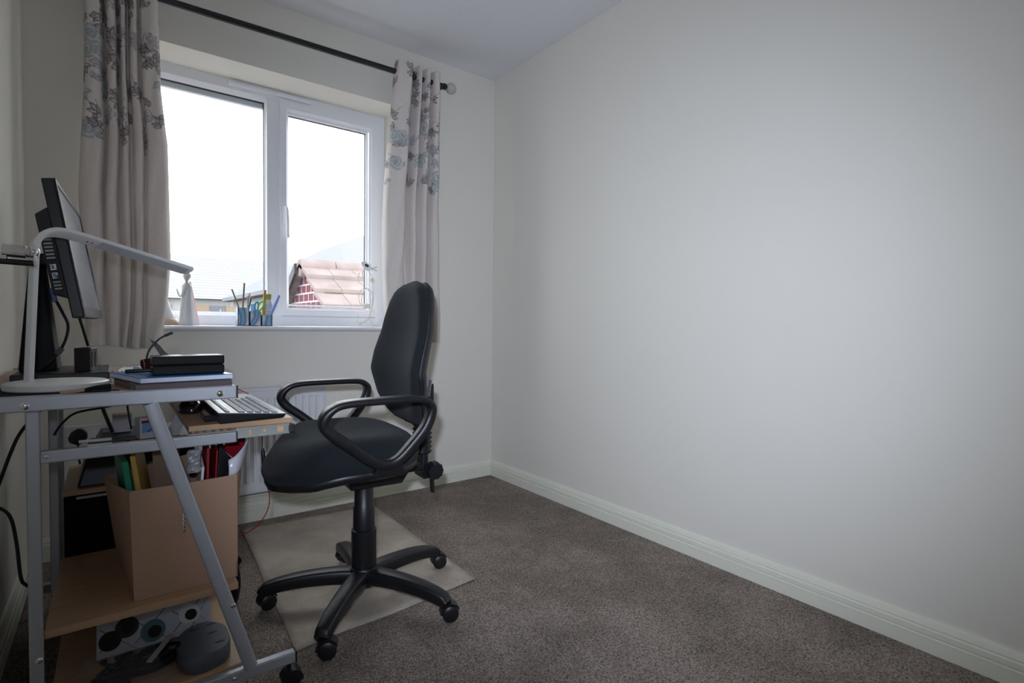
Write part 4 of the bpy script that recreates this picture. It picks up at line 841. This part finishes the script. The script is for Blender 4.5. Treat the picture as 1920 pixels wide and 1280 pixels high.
# loop armrests
loopP = [(-.206, .672), (-.190, .703), (-.150, .7185), (-.05, .7210), (.06, .7190), (.098, .706), (.108, .680), (.090, .632), (.040, .572), (.008, .543), (-.022, .534), (-.056, .541), (-.096, .567), (-.144, .607), (-.186, .640)]
for s in (-1, 1):
    Y_ = s*.288; pts = []
    for x, z in loopP:
        k = max(0, (.62-z)/.12); pts.append(Vector((x, Y_-s*.018*k, z)))
    cp = catmull(pts, 6, True); N = len(cp); rs = []
    for i, p in enumerate(cp):
        t = (cp[(i+1) % N]-cp[(i-1) % N]).normalized(); nn = Vector((0, 1, 0)); nn = (nn-t*nn.dot(t)).normalized(); b2 = t.cross(nn)
        f_ = max(0, min(1, (p.z-.66)/.05)); wy = .019+.009*f_; hz = .0150-.0045*f_; ring_ = []
        for k in range(14):
            an = 2*math.pi*k/14; c, s2 = math.cos(an), math.sin(an); ring_.append(p+nn*(wy*math.copysign(abs(c)**.55, c))+b2*(hz*math.copysign(abs(s2)**.55, s2)))
        rs.append(ring_)
    ar = MB().rings(rs, closed=True).build('armrest', chairP, ch, smooth=True)
    mb = MB(); mb.hexa([(-.062, s*.275, .495), (.035, s*.275, .495), (.025, s*.10, .470), (-.052, s*.10, .470)], [(-.055, s*.283, .530), (.025, s*.283, .530), (.025, s*.10, .482), (-.052, s*.10, .482)]); mb.build('arm_bracket', chairP, ar, bevel=.005)

# ------------------------------------------------------------- window sill things
ZS = WZ0+.0003
def figure(name, x, y, h, label, lean=0, rz=0, tan=False):
    t = thing(name, label, 'figurine', (x, y, ZS), rz, local=True)
    rs = []; prof = [(0, .030, .027), (.03, .031, .028), (.10, .028, .025), (.20, .026, .023), (.35, .024, .020), (.47, .0215, .017), (.55, .0185, .015), (.60, .0190, .0150), (.66, .0200, .0155), (.72, .0195, .014), (.765, .0135, .010), (.785, .0062, .006), (.825, .0055, .0055), (.84, .0085, .009), (.88, .0125, .0125), (.93, .0135, .0135), (.97, .010, .010), (1.0, .002, .002)]
    for z, a, b_ in prof:
        q = [Vector((a*(1+.05*math.cos(9*th)*(z < .5))*math.cos(th)+lean*(z-.5)**2*.03, b_*(1+.05*math.cos(9*th)*(z < .5))*math.sin(th), z*h)) for th in np.linspace(0, 2*math.pi, 37)[:-1]]
        rs.append(q)
    body = MB().rings(rs).build('body', porcM, t, smooth=True)
    for s in (-1, 1):
        MB().tube([(0, s*.017, .72*h), (-.008, s*.022, .62*h), (-.014, s*.017, .55*h), (-.026, s*.009, .565*h+.006*s), (-.034, s*.006, .62*h)] if s < 0 else [(0, s*.017, .72*h), (-.006, s*.021, .60*h), (-.014, s*.012, .53*h), (-.022, s*.002, .54*h)], lambda q_: .0058-.0028*q_, 10, smooth=5).build('arm', porcM, t, smooth=True)
        MB().ball((-.036, -.006, .645*h) if s < 0 else (-.024, 0, .545*h), .0032, .002, .006 if s < 0 else .003, seg=8).build('hand', porcM, t, smooth=True)
    MB().ball((.006, 0, .915*h), .0105, .0135, .0145, seg=16).build('hair', mat('pale_grey_glaze', (.60, .61, .60), .3), t, smooth=True)
    mb = MB(); mb.ball((-.0135, 0, .905*h), .0022, .0016, .003, seg=8); mb.build('nose', porcM, t, smooth=True)
    return t
f1 = figure('figurine', .262, 2.745, .240, 'tall white porcelain figurine of a robed woman with raised hand on the sill', rz=R(-20))
f2 = thing('figurine', 'second porcelain figurine with tan base half hidden behind the left curtain', 'figurine', (.185, 2.79, ZS), 0, local=True)
rs = [[Vector((a*math.cos(th)+dx, b_*math.sin(th), z)) for th in np.linspace(0, 2*math.pi, 29)[:-1]] for z, a, b_, dx in ((.018, .046, .035, 0), (.04, .040, .03, -.004), (.08, .030, .025, -.010), (.12, .022, .02, -.014), (.15, .018, .015, -.015), (.18, .008, .008, -.015), (.20, .012, .012, -.015), (.22, .003, .003, -.015))]
MB().rings(rs).build('body', porcM, f2, smooth=True)
MB().lathe([(.052, 0), (.056, .006), (.052, .018), (.040, .030), (.001, .031)], (0, 0, 0), 28).build('base', mat('tan_glaze', (.50, .38, .28), .4), f2, smooth='auto')
o = MB().hexa([(.290, 2.80, ZS), (.318, 2.80, ZS), (.318, 2.806, ZS), (.290, 2.806, ZS)], [(.276, 2.80, 1.12), (.284, 2.80, 1.12), (.284, 2.806, 1.12), (.276, 2.806, 1.12)]).build('pink_card', mat('pink_card', (.80, .60, .62), .6), bevel=.002)
prop(o, 'pale pink tapered card standing behind the white figurine', 'card')
# pen organiser, three stepped marbled pots
def marble(name, a, b_):
    M = mat(name, a, .3); nt, p = nodes(M); tc = nt.nodes.new('ShaderNodeTexCoord'); wv = nt.nodes.new('ShaderNodeTexWave'); wv.inputs['Scale'].default_value = 5; wv.inputs['Distortion'].default_value = 9; wv.inputs['Detail'].default_value = 2; wv.inputs['Detail Scale'].default_value = 1.3
    rp = nt.nodes.new('ShaderNodeValToRGB'); rp.color_ramp.elements[0].color = (*a, 1); rp.color_ramp.elements[1].color = (*b_, 1); e = rp.color_ramp.elements.new(.1); e.color = (.12, .20, .30, 1); rp.color_ramp.elements[0].position = .0
    rp.color_ramp.elements[1].position = .25
    nt.links.new(tc.outputs['Object'], wv.inputs[0]); nt.links.new(wv.outputs['Fac'], rp.inputs[0]); nt.links.new(rp.outputs[0], p.inputs['Base Color']); return M
mbl = marble('blue_marbling', (.22, .42, .66), (.62, .72, .82))
ph_ = thing('pen_organiser', 'blue marbled three-step pen organiser on the window sill', 'pen organiser', (.53, 2.72, ZS))
def pot(x0, x1, y0, y1, h):
    mb = MB(); t = .003; z0 = ZS
    mb.box(x0, x1, y0, y1, z0, z0+t); mb.box(x0, x1, y0, y0+t, z0, z0+h); mb.box(x0, x1, y1-t, y1, z0, z0+h); mb.box(x0, x0+t, y0, y1, z0, z0+h); mb.box(x1-t, x1, y0, y1, z0, z0+h); mb.build('compartment', mbl, ph_)
pot(.458, .506, 2.70, 2.748, .084); pot(.508, .557, 2.70, 2.748, .068); pot(.559, .605, 2.70, 2.748, .052)
woodp = mat('pencil_wood', (.42, .24, .10), .5)
def stick(name, p0, p1, r, m_, label, cat, g=None): return prop(MB().tube([p0, p1], r, 8).build(name, m_, smooth='auto'), label, cat, g)
stick('pencil', (.492, 2.725, ZS+.008), (.437, 2.72, 1.090), .0035, woodp, 'brown pencil leaning left out of the pen organiser', 'pencil')
stick('paintbrush', (.480, 2.735, ZS+.008), (.492, 2.735, 1.122), .0038, mat('dark_brush_wood', (.22, .13, .05), .4), 'tall upright wooden paintbrush handle in the pen organiser', 'paintbrush')
stick('pen', (.50, 2.715, ZS+.008), (.503, 2.715, 1.062), .003, mat('grey_metal_pen', (.3, .33, .36), .3, .5), 'slim grey metal pen just right of the tall brush', 'pen')
stick('pen', (.494, 2.730, ZS+.008), (.520, 2.73, 1.050), .003, blackP, 'thin black pen leaning right in the tall compartment', 'pen')
stick('pen', (.502, 2.742, ZS+.05), (.515, 2.742, 1.075), .005, paperM, 'white capped pen at the back of the tall compartment', 'pen')
sc = thing('scissors', 'scissors with lime green and blue handles in the pen organiser', 'scissors', (.55, 2.725, ZS+.004))
def oval(cx, cz, rx_, rz_, tl, m_):
    MB().tube([(cx+rx_*math.cos(a)*math.cos(tl)+rz_*math.sin(a)*math.sin(tl), 2.722, cz-rx_*math.cos(a)*math.sin(tl)+rz_*math.sin(a)*math.cos(tl)) for a in np.linspace(0, 2*math.pi, 25)[:-1]], .0042, 8, closed=True).build('handle', m_, sc, smooth=True)
oval(.559, 1.016, .010, .024, .45, mat('lime_plastic', (.25, .62, .04), .35)); oval(.541, 1.014, .008, .021, .15, mat('cyan_plastic', (.04, .42, .72), .35))
MB().hexa([(.528, 2.720, ZS+.006), (.531, 2.720, ZS+.006), (.531, 2.723, ZS+.006), (.528, 2.723, ZS+.006)], [(.540, 2.720, 1.000), (.552, 2.720, 1.000), (.552, 2.723, 1.000), (.540, 2.723, 1.000)]).build('blades', steelM, sc)
bo = thing('glue_bottle', 'white squeeze bottle with olive green cap behind the pen organiser', 'bottle', (.60, 2.775, ZS))
MB().lathe([(.001, 0), (.019, 0), (.020, .004), (.020, .118), (.015, .128), (.001, .128)], (.604, 2.775, ZS), 24).build('body', mat('bottle_white', (.60, .60, .60), .4), bo, smooth='auto')
MB().lathe([(.0155, 0), (.0165, .001), (.0160, .026), (.001, .0265)], (.604, 2.775, ZS+.128), 24).build('cap', mat('olive_cap', (.28, .30, .04), .4), bo, smooth='auto')
MB().lathe([(.0203, 0), (.0203, .030)], (.604, 2.775, ZS+.078), 24).build('upper_label', mat('label_blue', (.40, .48, .60), .4), bo, smooth='auto')
MB().lathe([(.0203, 0), (.0203, .045)], (.604, 2.775, ZS+.030), 24).build('lower_label', mat('label_tan', (.45, .42, .38), .4), bo, smooth='auto')
stick('marker_pen', (.596, 2.726, ZS+.03), (.643, 2.726, 1.070), .006, mat('periwinkle', (.22, .30, .75), .4), 'periwinkle blue marker leaning right beside the squeeze bottle', 'marker')
stick('glue_stick', (.572, 2.738, ZS+.004), (.583, 2.742, 1.093), .007, mat('amber', (.45, .26, .05), .4), 'amber topped stick just left of the squeeze bottle cap', 'glue stick')
o = prop(B(.523, .549, 2.765, 2.79, ZS, 1.03).build('blue_bottle', mat('pale_blue', (.32, .42, .62), .4), bevel=.006), 'pale blue bottle standing behind the middle pot', 'bottle')
# bird candle holder of cream wire
bd = thing('candle_holder', 'cream wire candle holder with a white bird at the right end of the sill', 'candle holder', (1.11, 2.79, ZS))
yw = 2.79
def wire(pts, nm='wire_scroll', r=.0021): MB().tube([(x, yw, z) for x, z in pts], r, 7, smooth=6).build(nm, creamwire, bd, smooth=True)
wire([(1.062, .985), (1.056, .975), (1.055, .960), (1.064, .945), (1.082, .945), (1.108, .962), (1.125, .985), (1.137, 1.04), (1.142, 1.11), (1.140, 1.16), (1.136, 1.185)], 'stem')
wire([(1.120, .975), (1.130, .950), (1.145, .932), (1.165, .930), (1.175, .940), (1.165, .952)])
wire([(1.130, 1.005), (1.140, 1.012), (1.150, 1.000), (1.146, .988)])
wire([(1.068, 1.215), (1.062, 1.200), (1.070, 1.190), (1.085, 1.195), (1.082, 1.215), (1.098, 1.232), (1.118, 1.228), (1.132, 1.20)])
wire([(1.078, 1.040), (1.066, 1.06), (1.064, 1.095), (1.082, 1.125), (1.108, 1.132), (1.135, 1.112), (1.146, 1.07), (1.138, 1.03)], 'cage_wire')
wire([(1.084, 1.040), (1.078, 1.075), (1.092, 1.115), (1.108, 1.132), (1.124, 1.11), (1.130, 1.07), (1.122, 1.035)], 'cage_wire')
wire([(1.068, .945), (1.064, ZS+.003), (1.075, ZS+.003)], 'foot'); wire([(1.150, .932), (1.16, ZS+.003), (1.172, ZS+.003)], 'foot')
MB().lathe([(.020, 0), (.022, .003), (.022, .022), (.018, .026), (.001, .026)], (1.106, yw, 1.020), 24).build('candle_cup', creamwire, bd, smooth='auto')
mb = MB()
for k in range(6): mb.ball((1.139+.010*math.cos(k*1.047), yw-.004, 1.178+.010*math.sin(k*1.047)), .007, .003, .005, seg=8)
mb.ball((1.139, yw-.006, 1.178), .004, seg=8); mb.build('flower', mat('cream_flower', (.76, .75, .66), .5), bd, smooth=True)
Mb = Matrix.Rotation(R(28), 3, 'Y')
MB().ball((1.108, yw, 1.252), .029, .015, .019, M=Mb).build('bird_body', porcM, bd, smooth=True)
MB().ball((1.091, yw-.002, 1.266), .016, .014, .015).build('bird_head', porcM, bd, smooth=True)
MB().ball((1.103, yw-.0135, 1.254), .013, .004, .008, M=Mb).build('bird_wing', darkcap, bd, smooth=True)
MB().tube([(1.125, yw, 1.240), (1.152, yw, 1.246), (1.165, yw, 1.252)], .0012, 6).build('bird_tail', darkcap, bd); MB().tube([(1.125, yw, 1.240), (1.150, yw, 1.236), (1.165, yw, 1.230)], .0012, 6).build('bird_tail', darkcap, bd)
